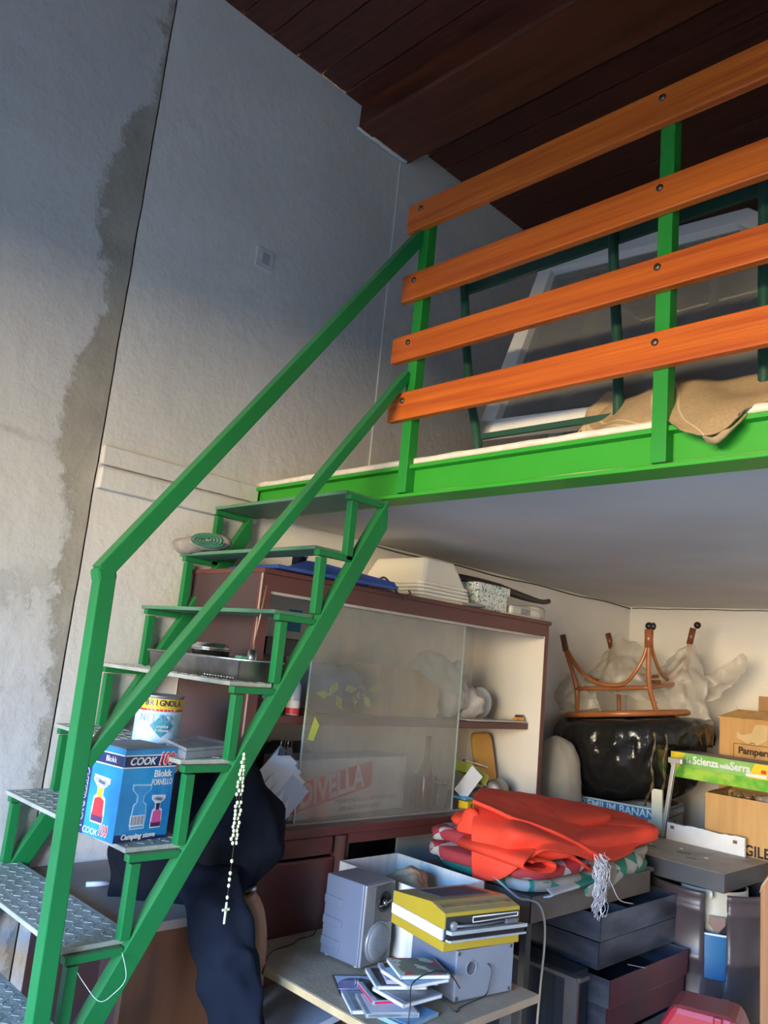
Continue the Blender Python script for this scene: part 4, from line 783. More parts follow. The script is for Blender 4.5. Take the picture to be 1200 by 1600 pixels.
# ---------------------------------------------------------------- chipboard table with the speakers, record player and CDs
CHB = mat('raw_chipboard', (0.44, 0.335, 0.23), (0.33, 0.25, 0.17), rough=0.85, scale=9, bump=0.15, bscale=90, speck=0.5, speckcol=(0.12, 0.09, 0.07))
tbl = thing('chipboard_table', 'low table with a raw chipboard top in front of the cabinet', 'table', (0.84, 1.88, 0))
MB().box((0.472, 1.597, 0.585), (1.212, 2.17, 0.607)).build('top', CHB, tbl, bevel=0.002)
MB().box((0.585, 1.594, 0.586), (1.213, 1.597, 0.606)).build('edge_strip', mat('pale_yellow_edge', (0.55, 0.42, 0.22), rough=0.7, scale=20), tbl)
for p in ((0.52, 1.66), (1.16, 1.66), (0.52, 2.1), (1.16, 2.1)): MB().box((p[0]-0.02, p[1]-0.02, 0), (p[0]+0.02, p[1]+0.02, 0.585)).build('leg', GREYD, tbl)
put('white_board', MB().obox((0.60, 1.72, 0.45), (0.98, 0.12, 0), (-0.12, 0.98, 0.05), (0.30, 0.30, 0.02)), mat('bluish_white_board', (0.55, 0.60, 0.68), (0.48, 0.53, 0.62), rough=0.5, scale=8), 'bluish white sheet of board lying under the chipboard table', 'board')
SIL = mat('silver_plastic', (0.17, 0.205, 0.28), (0.15, 0.18, 0.25), rough=0.35, metal=0.25, scale=5, speck=0.30, dust=0.6, dustcol=(0.26, 0.26, 0.27))
SILF = mat('silver_front', (0.25, 0.27, 0.30), rough=0.32, metal=0.3); GRAPH = mat('graphite_front', (0.09, 0.095, 0.10), rough=0.3)
def local_part(root, name, fn, m, **k):
    q = MB(); fn(q); w_ = parent_world(root); q.v = [w_ @ v for v in q.v]; return q.build(name, m, root, **k)
s1 = thing('speaker', 'upright silver loudspeaker with round grey woofer, standing by the white carton', 'speaker', (0.804, 1.819, 0.607), R(5))
local_part(s1, 'cabinet', lambda q: q.box((-0.155, 0.0, 0.006), (0, 0.142, 0.237)), SIL, bevel=0.004)
for zz in (0.165, 0.105, 0.045): local_part(s1, 'rib', lambda q: q.obox((-0.115, -0.001, zz), (1, 0, -0.04), (0, 1, 0), (0.078, 0.005, 0.024), 0.002), SIL)
local_part(s1, 'front_frame', lambda q: q.box((0.0, 0.001, 0.006), (0.010, 0.141, 0.236), 0.004), SILF)
local_part(s1, 'front_panel', lambda q: q.poly([(0.0105, 0.042, 0.118), (0.0105, 0.136, 0.118), (0.0105, 0.136, 0.222), (0.0105, 0.120, 0.232), (0.0105, 0.042, 0.228)], (0.003, 0, 0)), GRAPH)
local_part(s1, 'woofer', lambda q: q.lathe((0.010, 0.072, 0.070), [(0.059, 0), (0.060, 0.006), (0.055, 0.010)], 36, (1, 0, 0)), SILF)
local_part(s1, 'woofer_grille', lambda q: q.lathe((0.010, 0.072, 0.070), [(0.054, 0.008), (0.050, 0.014), (0.030, 0.017), (0, 0.018)], 36, (1, 0, 0)), mat('grey_grille', (0.22, 0.24, 0.27), (0.16, 0.18, 0.20), rough=0.5, scale=150, stretch=(1, 1, 1)))
local_part(s1, 'tweeter', lambda q: q.lathe((0.0135, 0.088, 0.180), [(0.030, 0), (0.028, 0.003), (0.012, -0.004), (0.010, 0.004), (0.0, 0.006)], 28, (1, 0, 0)), BLK)
local_part(s1, 'tweeter_bar', lambda q: q.tube([(0.019, 0.060, 0.172), (0.021, 0.088, 0.176), (0.019, 0.116, 0.184)], 0.0022, 6).lathe((0.014, 0.088, 0.178), [(0.008, 0), (0.007, 0.006), (0, 0.008)], 14, (1, 0, 0)), CHROME)
for a, b2 in ((-0.14, 0.02), (-0.02, 0.02), (-0.14, 0.12), (-0.02, 0.12)): local_part(s1, 'foot', lambda q: q.lathe((a, b2, 0), [(0.007, 0), (0.007, 0.007)], 10), WHITEP)
s2 = thing('speaker', 'silver loudspeaker turned back to front under the mustard record player', 'speaker', (1.118, 1.890, 0.607), R(-9.6))
local_part(s2, 'cabinet', lambda q: q.box((-0.20, 0.0, 0.004), (-0.004, 0.222, 0.136)), SIL, bevel=0.003)
local_part(s2, 'back_plate', lambda q: q.box((-0.004, 0.001, 0.005), (0.001, 0.221, 0.135), 0.001), mat('silver_back', (0.27, 0.31, 0.37), (0.24, 0.27, 0.33), rough=0.45, metal=0.2))
local_part(s2, 'port', lambda q: q.lathe((0.001, 0.058, 0.085), [(0.021, 0.0), (0.020, 0.002), (0.018, 0.001), (0.015, -0.002), (0, -0.003)], 26, (1, 0, 0)), mat('port_grey', (0.26, 0.29, 0.33), rough=0.5))
for a, b2 in ((0.010, 0.012), (0.210, 0.012), (0.010, 0.126), (0.210, 0.126)): local_part(s2, 'screw', lambda q: q.lathe((0.001, a, b2), [(0.0055, 0), (0.004, 0.0012), (0, 0.0015)], 10, (1, 0, 0)), GREYD)
w2 = parent_world(s2)
MB().tube(spline([w2 @ Vector(v) for v in ((0.003, 0.118, 0.090), (0.010, 0.128, 0.075), (0.012, 0.120, 0.035), (0.014, 0.105, 0.012), (0.020, 0.05, 0.006), (0.03, 0.0, 0.004), (0.045, -0.03, 0.003), (0.01, -0.05, 0.02))], 50), 0.0016, 6).build('cable', BLK, s2)
MUST = mat('mustard_plastic', (0.44, 0.32, 0.028), (0.38, 0.28, 0.025), rough=0.35, scale=4, dust=0.75, dustcol=(0.33, 0.29, 0.17))
rpv = thing('record_player', 'portable mustard and white record player with a slot front, on top of the speaker', 'player', (1.112, 1.835, 0.746), R(-12)); rpv.scale = (0.90, 0.985, 1.0)
local_part(rpv, 'base', lambda q: q.box((-0.285, 0, 0), (0.0, 0.285, 0.026)), MUST, bevel=0.002)
local_part(rpv, 'middle_band', lambda q: q.box((-0.287, -0.001, 0.0265), (-0.010, 0.284, 0.056)), mat('cream_white_plastic', (0.72, 0.78, 0.80), rough=0.4), bevel=0.002)
local_part(rpv, 'lid', lambda q: q.poly([(-0.285, 0.0, 0.0565), (-0.003, 0.0, 0.0565), (-0.003, 0.0, 0.098), (-0.075, 0.0, 0.112), (-0.285, 0.0, 0.090)], (0, 0.285, 0)), MUST, bevel=0.002)
local_part(rpv, 'front_recess', lambda q: q.box((-0.010, 0.006, 0.027), (0.0, 0.279, 0.088)), mat('recess_dark', (0.03, 0.035, 0.04), rough=0.4))
local_part(rpv, 'deck', lambda q: q.poly([(0.0005, 0.006, 0.0455), (0.020, 0.012, 0.0455), (0.020, 0.300, 0.0455), (0.0005, 0.279, 0.0455)], (0, 0, 0.010)), mat('brushed_deck', (0.55, 0.60, 0.64), rough=0.3, metal=0.4), bevel=0.001)
local_part(rpv, 'deck', lambda q: q.poly([(0.0005, 0.006, 0.026), (0.018, 0.012, 0.026), (0.018, 0.298, 0.026), (0.0005, 0.279, 0.026)], (0, 0, 0.006)), MATS['brushed_deck'], bevel=0.001)
local_part(rpv, 'black_band', lambda q: q.box((0.0, 0.008, 0.032), (0.014, 0.292, 0.0453)), BLK)
local_part(rpv, 'tone_arm', lambda q: q.tube([(0.012, 0.035, 0.066), (0.014, 0.12, 0.064), (0.014, 0.215, 0.068)], 0.0035, 8).box((0.008, 0.215, 0.060), (0.020, 0.262, 0.072), 0.002), mat('arm_grey', (0.20, 0.22, 0.24), rough=0.4, metal=0.5))
local_part(rpv, 'knob', lambda q: q.lathe((0.0, 0.030, 0.066), [(0.012, 0), (0.012, 0.010), (0.009, 0.012), (0, 0.012)], 20, (1, 0, 0)), SILF)
local_part(rpv, 'slot_frame', lambda q: q.tube([(0.003, 0.10, 0.070), (0.003, 0.10, 0.083), (0.003, 0.272, 0.085), (0.003, 0.272, 0.074)], 0.0018, 6, closed=True), WHITEP)
local_part(rpv, 'top_window', lambda q: q.obox((-0.178, 0.155, 0.1022), (1, 0, 0.105), (0, 1, 0), (0.13, 0.185, 0.004), 0.001), mat('navy_grey_window', (0.045, 0.05, 0.085), (0.07, 0.075, 0.105), rough=0.65, speck=0.3))
local_part(rpv, 'brown_stripe', lambda q: q.obox((-0.040, 0.142, 0.1060), (1, 0, -0.19), (0, 1, 0), (0.020, 0.262, 0.0012)), mat('tarnished_stripe', (0.20, 0.14, 0.09), (0.34, 0.27, 0.12), rough=0.4, scale=25))

wc, mwc = carton('white_carton', 'open white fruit carton with dull ribbed inner sides behind the speakers', (0.50, 1.992, 0.608), (0.905, 2.285, 0.828), 0, mat('white_board_card', (0.66, 0.66, 0.62), (0.56, 0.56, 0.53), rough=0.8, scale=1.5, stretch=(22, 22, 0.6), bump=0.2, bscale=4), True)
put('crumpled_paper', blob((0.72, 2.12, 0.79), (0.085, 0.07, 0.045), 26, 14, amp=0.5, freq=16, seed=8), mat('tan_paper', (0.42, 0.32, 0.20), (0.34, 0.25, 0.16), rough=0.8, bump=0.5, bscale=30), 'crumpled tan paper filling the white carton', 'paper')
put('speaker_cable', MB().tube(spline([(0.50, 1.930, 0.66), (0.512, 1.90, 0.611), (0.52, 1.83, 0.609), (0.545, 1.78, 0.609), (0.56, 1.70, 0.609), (0.60, 1.64, 0.609), (0.645, 1.598, 0.609), (0.65, 1.588, 0.59)], 50), 0.0022, 6), BLK, 'thin black cable trailing across the chipboard to its front edge', 'cable')

# CDs in their cases
CDC = mat('clear_case', (0.45, 0.52, 0.58), (0.36, 0.42, 0.48), rough=0.12, alpha=0.8, scale=10)
sleeve = {}
def cd(x, y, z, rz, colr, label, tilt=0.0, h=0.0102, top=None, spine=None, grp='CD cases heaped on the chipboard table'):
    r = thing('cd_case', label, 'CD case', (x, y, z), R(rz), grp); r.rotation_euler = (R(tilt), 0, R(rz))
    local_part(r, 'case', lambda q: q.box((-0.062, -0.071, 0), (0.062, 0.071, h), 0.0008), CDC)
    local_part(r, 'booklet', lambda q: q.box((-0.058, -0.058, h), (0.058, 0.066, h+0.0006)), top or colr)
    local_part(r, 'spine_label', lambda q: q.box((0.0621, -0.066, 0.002), (0.0626, 0.066, h-0.002)), spine or colr); local_part(r, 'spine_label', lambda q: q.box((-0.056, -0.0716, 0.002), (0.056, -0.0711, h-0.002)), spine or colr)
    return r
CR = mat('crimson_card', (0.60, 0.02, 0.10), rough=0.4); GD = mat('grey_cover', (0.25, 0.28, 0.30), (0.12, 0.14, 0.15), rough=0.4, scale=25); LIL = mat('lilac_card', (0.45, 0.36, 0.62), rough=0.4)
SKY = mat('sky_card', (0.20, 0.45, 0.70), rough=0.4); WCD = mat('white_card', (0.75, 0.78, 0.80), rough=0.4); MIX = cover('printed_cover', (0.10, 0.14, 0.13), (0.45, 0.48, 0.46), (0.36, 0.05, 0.06), 34)
cd(1.000, 1.690, 0.6085, -30, GD, 'CD case flat on the board at the front left of the heap', top=GD, spine=WCD)
cd(1.095, 1.715, 0.6085, 6, SKY, 'blue edged CD case at the bottom right of the heap', spine=SKY)
cd(1.055, 1.690, 0.6195, -30, WCD, 'clear CD case second from the bottom of the heap', spine=GD)
cd(1.020, 1.735, 0.6310, -24, CR, 'CD case with a crimson spine in the middle of the heap', spine=CR, top=BLK)
cd(1.075, 1.745, 0.6465, -4, WCD, 'white edged CD case above the crimson one', spine=WCD, top=GD)
cd(1.015, 1.760, 0.6580, -30, WCD, 'CD case with a thick white spine turned to the left', spine=WCD, top=BLK)
cd(1.030, 1.790, 0.6695, -34, LIL, 'CD case with a lilac spine', spine=LIL, top=BLK)
cd(1.070, 1.775, 0.6810, -10, SKY, 'CD case with a pale blue cover just under the top one', spine=WCD, top=SKY)
cd(1.062, 1.795, 0.6925, -28, WCD, 'topmost CD case of the heap with a dark cover and red patch', spine=WCD, top=MIX)
cdd = thing('cd_sleeve', 'bluish CD in a clear sleeve lying flat on the board below the speaker', 'CD', (0.90, 1.735, 0.608), R(-32))
local_part(cdd, 'sleeve', lambda q: q.box((-0.085, -0.062, 0.0002), (0.062, 0.062, 0.0012)), GREYD)
local_part(cdd, 'film', lambda q: q.box((-0.075, -0.055, 0.0012), (0.080, 0.062, 0.0020)), mat('bluish_film', (0.55, 0.62, 0.74), (0.44, 0.50, 0.66), rough=0.15, scale=14))
local_part(cdd, 'disc', lambda q: q.lathe((0.0, 0.0, 0.002), [(0.010, 0.0015), (0.010, 0), (0.058, 0), (0.0585, 0.0012), (0.058, 0.0015), (0.010, 0.0015)], 40, cap=False), mat('violet_disc', (0.20, 0.22, 0.42), (0.32, 0.24, 0.48), rough=0.15, metal=0.6, scale=8))
local_part(cdd, 'fold_edge', lambda q: q.box((0.020, -0.062, 0.0040), (0.0225, 0.064, 0.0046)), WHITEP)
put('thin_cable', MB().tube(spline([(1.155, 1.665, 0.610), (1.150, 1.675, 0.66), (1.13, 1.70, 0.700), (1.128, 1.78, 0.712), (1.135, 1.84, 0.700), (1.15, 1.875, 0.66)], 40), 0.0018, 6), BLK, 'thin black wire looped over the heap of CD cases', 'cable')

# ---------------------------------------------------------------- dark table with the pile of cloths
DT = mat('dark_tabletop', (0.10, 0.095, 0.095), (0.06, 0.058, 0.060), rough=0.35, scale=5, dust=0.5, dustcol=(0.20, 0.20, 0.20))
t2 = thing('dark_table', 'dark table beside the cabinet under the pile of folded cloths', 'table', (0.74, 2.85, 0))
MB().box((0.49, 2.45, 0.768), (0.98, 3.35, 0.78)).build('top', DT, t2)
MB().box((0.49, 2.444, 0.695), (0.985, 2.45, 0.779)).build('apron', mat('brown_grey_apron', (0.15, 0.125, 0.11), (0.11, 0.09, 0.08), rough=0.5), t2)
MB().poly([(0.981, 2.444, 0.695), (0.981, 3.3, 0.695), (0.981, 3.3, 0.779), (0.981, 2.444, 0.779)], (0.006, 0, 0)).build('apron', MATS['brown_grey_apron'], t2)
for p in ((0.52, 2.48), (0.52, 3.3)): MB().box((p[0]-0.02, p[1]-0.02, 0), (p[0]+0.02, p[1]+0.02, 0.768)).build('leg', GREYD, t2)
MB().box((0.93, 2.47, 0.03), (0.955, 2.50, 0.768)).build('leg', GREYD, t2)
ORR = mat('orange_red_cloth', (0.82, 0.060, 0.022), (0.70, 0.045, 0.018), rough=0.8, scale=5, bump=0.15, bscale=200, sheen=0.2)
def quilt(name, ca, cb2, cc, cd_, k):
    m, nt, b = nodes_mat(name); L = nt.links.new; t = N(nt, 'ShaderNodeTexCoord')
    nz = N(nt, 'ShaderNodeTexNoise'); nz.inputs['Scale'].default_value = 5; L(t.outputs['Object'], nz.inputs['Vector'])
    ad = N(nt, 'ShaderNodeVectorMath', operation='MULTIPLY_ADD'); L(nz.outputs['Color'], ad.inputs[0]); ad.inputs[1].default_value = (0.05, 0.05, 0.05); L(t.outputs['Object'], ad.inputs[2])
    mp = N(nt, 'ShaderNodeMapping'); mp.inputs['Rotation'].default_value = (0.5, 0.4, 0.5); L(ad.outputs[0], mp.inputs[0])
    ck1 = N(nt, 'ShaderNodeTexChecker'); ck1.inputs['Scale'].default_value = k; ck1.inputs[1].default_value = (*ca, 1); ck1.inputs[2].default_value = (*cb2, 1); L(mp.outputs[0], ck1.inputs[0])
    ck2 = N(nt, 'ShaderNodeTexChecker'); ck2.inputs['Scale'].default_value = k*0.5; ck2.inputs[1].default_value = (*cc, 1); ck2.inputs[2].default_value = (*cd_, 1); L(mp.outputs[0], ck2.inputs[0])
    ck3 = N(nt, 'ShaderNodeTexChecker'); ck3.inputs['Scale'].default_value = k*0.25+1.3; ck3.inputs[1].default_value = (0, 0, 0, 1); ck3.inputs[2].default_value = (1, 1, 1, 1); L(mp.outputs[0], ck3.inputs[0])
    mx = N(nt, 'ShaderNodeMix', data_type='RGBA'); L(ck3.outputs[1], mx.inputs[0]); L(ck1.outputs[0], mx.inputs[6]); L(ck2.outputs[0], mx.inputs[7]); L(mx.outputs[2], b.inputs['Base Color']); b.inputs['Roughness'].default_value = 0.85
    return m
QR = quilt('red_patchwork', (0.34, 0.025, 0.035), (0.40, 0.40, 0.40), (0.30, 0.03, 0.04), (0.33, 0.29, 0.26), 13)
QG = quilt('green_patchwork', (0.02, 0.22, 0.15), (0.45, 0.44, 0.40), (0.30, 0.27, 0.23), (0.025, 0.20, 0.14), 12)
def fold(nm, x0, x1, y0, y1, z0, z1, m, label, seed, amp=0.16, group=None, e=0.42):
    q = blob(((x0+x1)/2, (y0+y1)/2, (z0+z1)/2), ((x1-x0)/2, (y1-y0)/2, (z1-z0)/2), 64, 14, e1=e, e2=0.35)
    for i, v in enumerate(q.v):
        n1 = mn.noise(v*7+Vector((seed, 0, seed))); n2 = mn.noise(Vector((v.x*26, v.y*26, v.z*9+seed)))
        q.v[i] = Vector((v.x+0.020*n1+0.008*n2, v.y+0.020*mn.noise(v*6+Vector((0, seed, 4)))+0.008*n2, max(z0-0.002, v.z+0.010*n1+0.006*n2)))
    return put(nm, q, m, label, 'blanket', group)
fold('patchwork_blanket', 0.53, 1.02, 2.41, 3.30, 0.781, 0.835, QG, 'green and grey patchwork blanket, lowest of the cloth pile', 2)
fold('patchwork_blanket', 0.53, 1.02, 2.36, 2.95, 0.828, 0.885, QR, 'dark red and grey patchwork blanket, second from the bottom of the pile', 9)
fold('patchwork_blanket', 0.54, 0.97, 2.37, 2.90, 0.880, 0.940, QR, 'folded red and grey patchwork blanket right under the orange red cloths', 14)
fold('grey_blanket', 0.60, 1.00, 2.75, 3.32, 0.832, 0.885, mat('greige_cloth', (0.34, 0.31, 0.27), rough=0.9, bump=0.2), 'grey folded blanket at the right end of the pile', 20)
GF = [[(1.02, 2.80, 0.86), (1.02, 2.98, 0.865), (0.99, 3.22, 0.87)], [(1.055, 2.78, 0.83), (1.05, 2.95, 0.83), (1.01, 3.20, 0.83)], [(1.06, 2.68, 0.795), (1.05, 2.86, 0.785), (1.02, 3.02, 0.795)], [(1.055, 2.70, 0.765), (1.04, 2.80, 0.755), (1.01, 2.95, 0.78)]]
put('green_cloth', sheet(GF, 20, 30, amp=0.012, freq=12, fold=0.004, ffreq=70), QG, 'green patchwork corner drooping over the dark table edge by the fringe', 'cloth', solid=0.006)
q = sheet([[(1.0, 2.50, 0.803), (1.0, 2.66, 0.812), (1.0, 2.86, 0.825)], [(1.045, 2.47, 0.796), (1.045, 2.65, 0.806), (1.045, 2.84, 0.816)], [(1.02, 2.46, 0.784), (1.02, 2.64, 0.79), (1.03, 2.82, 0.795)]], 14, 30, amp=0.005)
put('green_strip', q, mat('green_white_strip', (0.015, 0.22, 0.15), (0.45, 0.47, 0.45), rough=0.8, scale=5, stretch=(0.1, 1, 0.1), lo=0.49, hi=0.51, detail=0), 'rolled green and white edge of the lowest blanket', 'cloth', solid=0.006)
rb_ = fold('red_cloth', 0.60, 1.035, 2.42, 3.36, 0.888, 0.962, ORR, 'folded orange red cloth beneath the draped one', 31)
redA = [[(0.55, 2.696, 1.046), (0.58, 2.986, 1.017), (0.64, 3.277, 0.982), (0.74, 3.44, 0.954), (0.86, 3.52, 0.93)],
 [(0.64, 2.563, 1.059), (0.7, 2.798, 1.026), (0.78, 3.021, 0.985), (0.86, 3.167, 0.954), (0.9, 3.417, 0.933)],
 [(0.72, 2.438, 1.06), (0.8, 2.625, 1.015), (0.9, 2.78, 0.977), (0.97, 2.947, 0.931), (0.95, 3.295, 0.928)],
 [(0.78, 2.351, 1.057), (0.92, 2.442, 1.012), (1.02, 2.567, 0.972), (1.08, 2.811, 0.882), (1.02, 3.137, 0.902)]]
redB = [[(0.66, 2.523, 1.040), (0.76, 2.536, 1.024), (0.86, 2.527, 1.006), (0.98, 2.631, 0.966), (1.03, 2.772, 0.912)],
 [(0.778, 2.36, 0.974), (0.881, 2.36, 0.984), (0.98, 2.344, 0.995), (1.03, 2.502, 0.967), (1.05, 2.738, 0.905)],
 [(0.793, 2.35, 0.892), (0.882, 2.35, 0.901), (0.954, 2.36, 0.917), (1.04, 2.456, 0.958), (1.05, 2.739, 0.896)],
 [(0.805, 2.35, 0.802), (0.891, 2.34, 0.82), (0.946, 2.36, 0.85), (1.05, 2.403, 0.945), (1.055, 2.731, 0.885)]]
rd2 = thing('draped_cloth', 'bright orange red cloth thrown over the top of the pile, one corner hanging at left', 'cloth', (0.85, 2.7, 0.8))
sheet(redA, 40, 70, amp=0.006, freq=11, seed=1, fold=0.0016, ffreq=45, fdir=(1, 0.4, 0)).build('upper_layer', ORR, rd2, solid=0.012)
sheet(redB, 44, 60, amp=0.004, freq=8, seed=2, fold=0.0015, ffreq=40).build('hanging_flap', ORR, rd2, solid=0.010)
blob((0.74, 2.82, 0.965), (0.17, 0.42, 0.035), 40, 12, e1=0.7, e2=0.6, amp=0.05).build('folded_core', ORR, rd2)
put('red_cloth_heap', blob((0.735, 2.41, 0.955), (0.05, 0.035, 0.055), 26, 16, amp=0.4, freq=14, seed=4), ORR, 'bunched end of the orange red cloth at the left of the pile', 'cloth')
prof = spline([(1.04, 2.74, 0.840), (1.04, 2.66, 0.872), (1.04, 2.57, 0.915), (1.04, 2.48, 0.942), (1.04, 2.38, 0.945), (1.04, 2.29, 0.925), (1.04, 2.285, 0.900), (1.04, 2.37, 0.878), (1.04, 2.455, 0.872), (1.04, 2.475, 0.892), (1.04, 2.41, 0.908), (1.04, 2.34, 0.910)], 60)
q = MB(); vs = []
for p in prof: vs += [p+Vector((0.012*mn.noise(p*20), 0.02, 0)), p+Vector((-0.30, 0.06, 0.0))]
q.add(vs, [(2*i, 2*i+1, 2*i+3, 2*i+2) for i in range(59)], True)
put('rolled_cloth', q, ORR, 'orange red cloth rolled like a scroll under the hanging flap', 'cloth', solid=0.007)
fr = MB()
for k in range(46):
    y0_ = 2.70+random.uniform(-0.03, 0.04); z_ = 0.90+random.uniform(-0.02, 0.02); z2 = random.uniform(0.70, 0.76) if k % 3 else random.uniform(0.78, 0.86)
    pts = [Vector((1.085, y0_, z_))]
    for j in range(1, 6):
        f = j/5; pts.append(Vector((1.095+random.uniform(-0.018, 0.018), y0_+(2.715-y0_)*0.3+random.uniform(-0.024, 0.024)+0.012*math.sin(j*2+k), z_+(z2-z_)*f)))
    fr.tube(spline(pts, 16), 0.0011, 4)
fr.tube(spline([(1.09, 2.72, 0.88), (1.11, 2.76, 0.81), (1.12, 2.80, 0.76), (1.12, 2.90, 0.735)], 16), 0.0018, 5)
o = put('fringe', fr, mat('silver_thread', (0.66, 0.67, 0.72), rough=0.3, metal=0.3), 'tangled silvery fringe hanging from the pile over the steel trays', 'fringe'); o['kind'] = 'stuff'
put('hanging_cord', MB().tube(spline([(0.90, 2.34, 0.835), (0.985, 2.36, 0.79), (0.99, 2.42, 0.775), (1.00, 2.47, 0.755), (1.005, 2.50, 0.70), (1.0, 2.515, 0.615), (1.0, 2.505, 0.5), (1.0, 2.495, 0.35), (1.0, 2.49, 0.0)], 60), 0.004, 8), mat('dull_white_cord', (0.45, 0.43, 0.40), rough=0.6), 'pale cord hanging down from the cloths in front of the dark box', 'cord')

# ---------------------------------------------------------------- steel trays, box, drum, slab
STEEL = mat('oiled_sheet_steel', (0.17, 0.19, 0.24), (0.06, 0.07, 0.10), rough=0.34, metal=0.6, scale=3.5, stretch=(1, 1, 3), bump=0.03)
RUST = mat('maroon_painted_steel', (0.13, 0.035, 0.045), (0.075, 0.028, 0.038), rough=0.42, scale=4)
for i, (z0, z1, xa, xb, ya, yb) in enumerate(((0.600, 0.690, 0.72, 1.050, 2.80, 3.42), (0.505, 0.597, 0.70, 1.045, 2.80, 3.42), (0.410, 0.502, 0.76, 1.115, 2.76, 3.38), (0.312, 0.407, 0.74, 1.100, 2.77, 3.38), (0.215, 0.309, 0.76, 1.110, 2.80, 3.36), (0.118, 0.212, 0.80, 1.165, 2.80, 3.36), (0.02, 0.115, 0.78, 1.15, 2.80, 3.36))):
    r = thing('steel_tray', ['topmost open steel tray, the fringe hanging into it', 'dark steel tray second from the top of the stack', 'maroon steel tray jutting out third from the top', 'maroon steel tray fourth from the top', 'dark steel tray fifth from the top of the stack', 'maroon steel tray jutting out sixth from the top', 'lowest steel tray of the stack'][i], 'tray', ((xa+xb)/2, (ya+yb)/2, z0), 0, 'stacked sheet steel trays')
    t_ = 0.003; sideM = RUST if i in (2, 3, 5) else STEEL
    MB().box((xa, ya, z0), (xb, yb, z0+t_)).build('bottom', STEEL, r)
    MB().poly([(xa, ya, z0+t_), (xb, ya, z0+t_), (xb+0.004, ya-0.004, z1), (xa-0.004, ya-0.004, z1)], (0, t_, 0)).build('front', STEEL, r)
    MB().poly([(xb, ya, z0+t_), (xb, yb, z0+t_), (xb+0.004, yb+0.004, z1), (xb+0.004, ya-0.004, z1)], (-t_, 0, 0)).build('side', sideM, r)
    MB().poly([(xa, ya, z0+t_), (xa, yb, z0+t_), (xa-0.004, yb+0.004, z1), (xa-0.004, ya-0.004, z1)], (t_, 0, 0)).build('side', STEEL, r)
    MB().poly([(xa, yb, z0+t_), (xb, yb, z0+t_), (xb+0.004, yb+0.004, z1), (xa-0.004, yb+0.004, z1)], (0, -t_, 0)).build('back', STEEL, r)
    if i == 0: MB().poly([(xa, 3.02, z0+t_), (xb, 3.02, z0+t_), (xb, 3.02, z1-0.008), (xa, 3.02, z1-0.008)], (0, t_, 0)).build('divider', STEEL, r)
    if i in (2, 5): MB().poly([(xb-0.05, ya+0.22, z1-0.004), (xb+0.006, ya+0.24, z1-0.002), (xb+0.006, ya+0.26, z1-0.002), (xb-0.02, ya+0.30, z1-0.03)], (0, 0, 0.003)).build('bent_tab', mat('bright_steel', (0.4, 0.43, 0.47), rough=0.25, metal=1.0), r)
bb = thing('dark_box', 'dark metal cabinet with a pale steel edge between the board and the trays', 'cabinet', (0.88, 2.66, 0))
NB = mat('blue_black_metal', (0.012, 0.020, 0.035), (0.008, 0.014, 0.025), rough=0.4); ANG = mat('grey_angle_steel', (0.16, 0.165, 0.17), (0.11, 0.11, 0.115), rough=0.4, metal=0.6)
MB().box((0.62, 2.60, 0), (1.035, 2.75, 0.52)).build('body', NB, bb); MB().box((1.035, 2.597, 0), (1.085, 2.61, 0.525)).build('corner_angle', ANG, bb); MB().box((0.62, 2.585, 0.518), (1.085, 2.62, 0.530)).build('top_angle', ANG, bb); MB().box((1.085, 2.60, 0.515), (1.093, 2.66, 0.529)).build('top_angle', ANG, bb)
dr = thing('oil_drum', 'dark brown steel drum with a rectangular window cut in its side', 'drum', (1.075, 3.66, 0))
DRM = mat('brown_drum_paint', (0.075, 0.055, 0.060), (0.038, 0.030, 0.034), rough=0.38, scale=4, stretch=(1, 1, 0.5), bump=0.06)
dc = Vector((1.075, 3.66, 0)); n = 72; view = math.atan2(0-3.66, 2.6-1.075); vs = []; fs = []
prof = [(0.0, 0.245), (0.012, 0.252), (0.02, 0.245), (0.15, 0.245), (0.23, 0.246), (0.245, 0.256), (0.26, 0.246), (0.40, 0.245), (0.455, 0.246), (0.467, 0.256), (0.48, 0.246), (0.56, 0.246), (0.64, 0.246), (0.652, 0.255), (0.664, 0.246), (0.70, 0.246), (0.712, 0.252), (0.722, 0.246)]
for z, r_ in prof:
    for k in range(n): th = 2*math.pi*k/n; vs.append((dc.x+r_*math.cos(th), dc.y+r_*math.sin(th), z))
wa = view-0.02; wb2 = view+0.26
for i in range(len(prof)-1):
    for k in range(n):
        th = 2*math.pi*(k+0.5)/n; dlt = (th-view+math.pi) % (2*math.pi)-math.pi
        zc = (prof[i][0]+prof[i+1][0])/2
        if -0.02 < dlt < 0.26+0.03 and 0.42 < zc < 0.72: continue
        if -0.50 < dlt < 0.24 and 0.12 < zc < 0.25: continue
        fs.append((i*n+k, i*n+(k+1) % n, (i+1)*n+(k+1) % n, (i+1)*n+k))
q = MB(); q.add(vs, fs, True); q.build('shell', DRM, dr, solid=0.004)
MB().lathe((dc.x, dc.y, 0.30), [(0.235, 0), (0.235, 0.26)], 48, cap=False).build('blue_liner', mat('sea_blue_tin', (0.02, 0.10, 0.22), (0.02, 0.13, 0.28), rough=0.4), dr)
MB().lathe((dc.x, dc.y, 0.558), [(0.232, 0), (0.233, 0.006), (0.228, 0.008)], 48, cap=False).build('liner_rim', WHITEP, dr)
q = MB(); q.grid(lambda u, v: (dc.x+0.16*math.cos(view+1.9-2.6*u), dc.y+0.16*math.sin(view+1.9-2.6*u), 0.50+v*0.215), 20, 3); q.build('cream_lining', mat('cream_enamel', (0.68, 0.64, 0.50), (0.60, 0.57, 0.45), rough=0.5), dr, solid=0.003)
dv_ = Vector((math.cos(view+0.16), math.sin(view+0.16), 0)); dp_ = Vector((-dv_.y, dv_.x, 0))
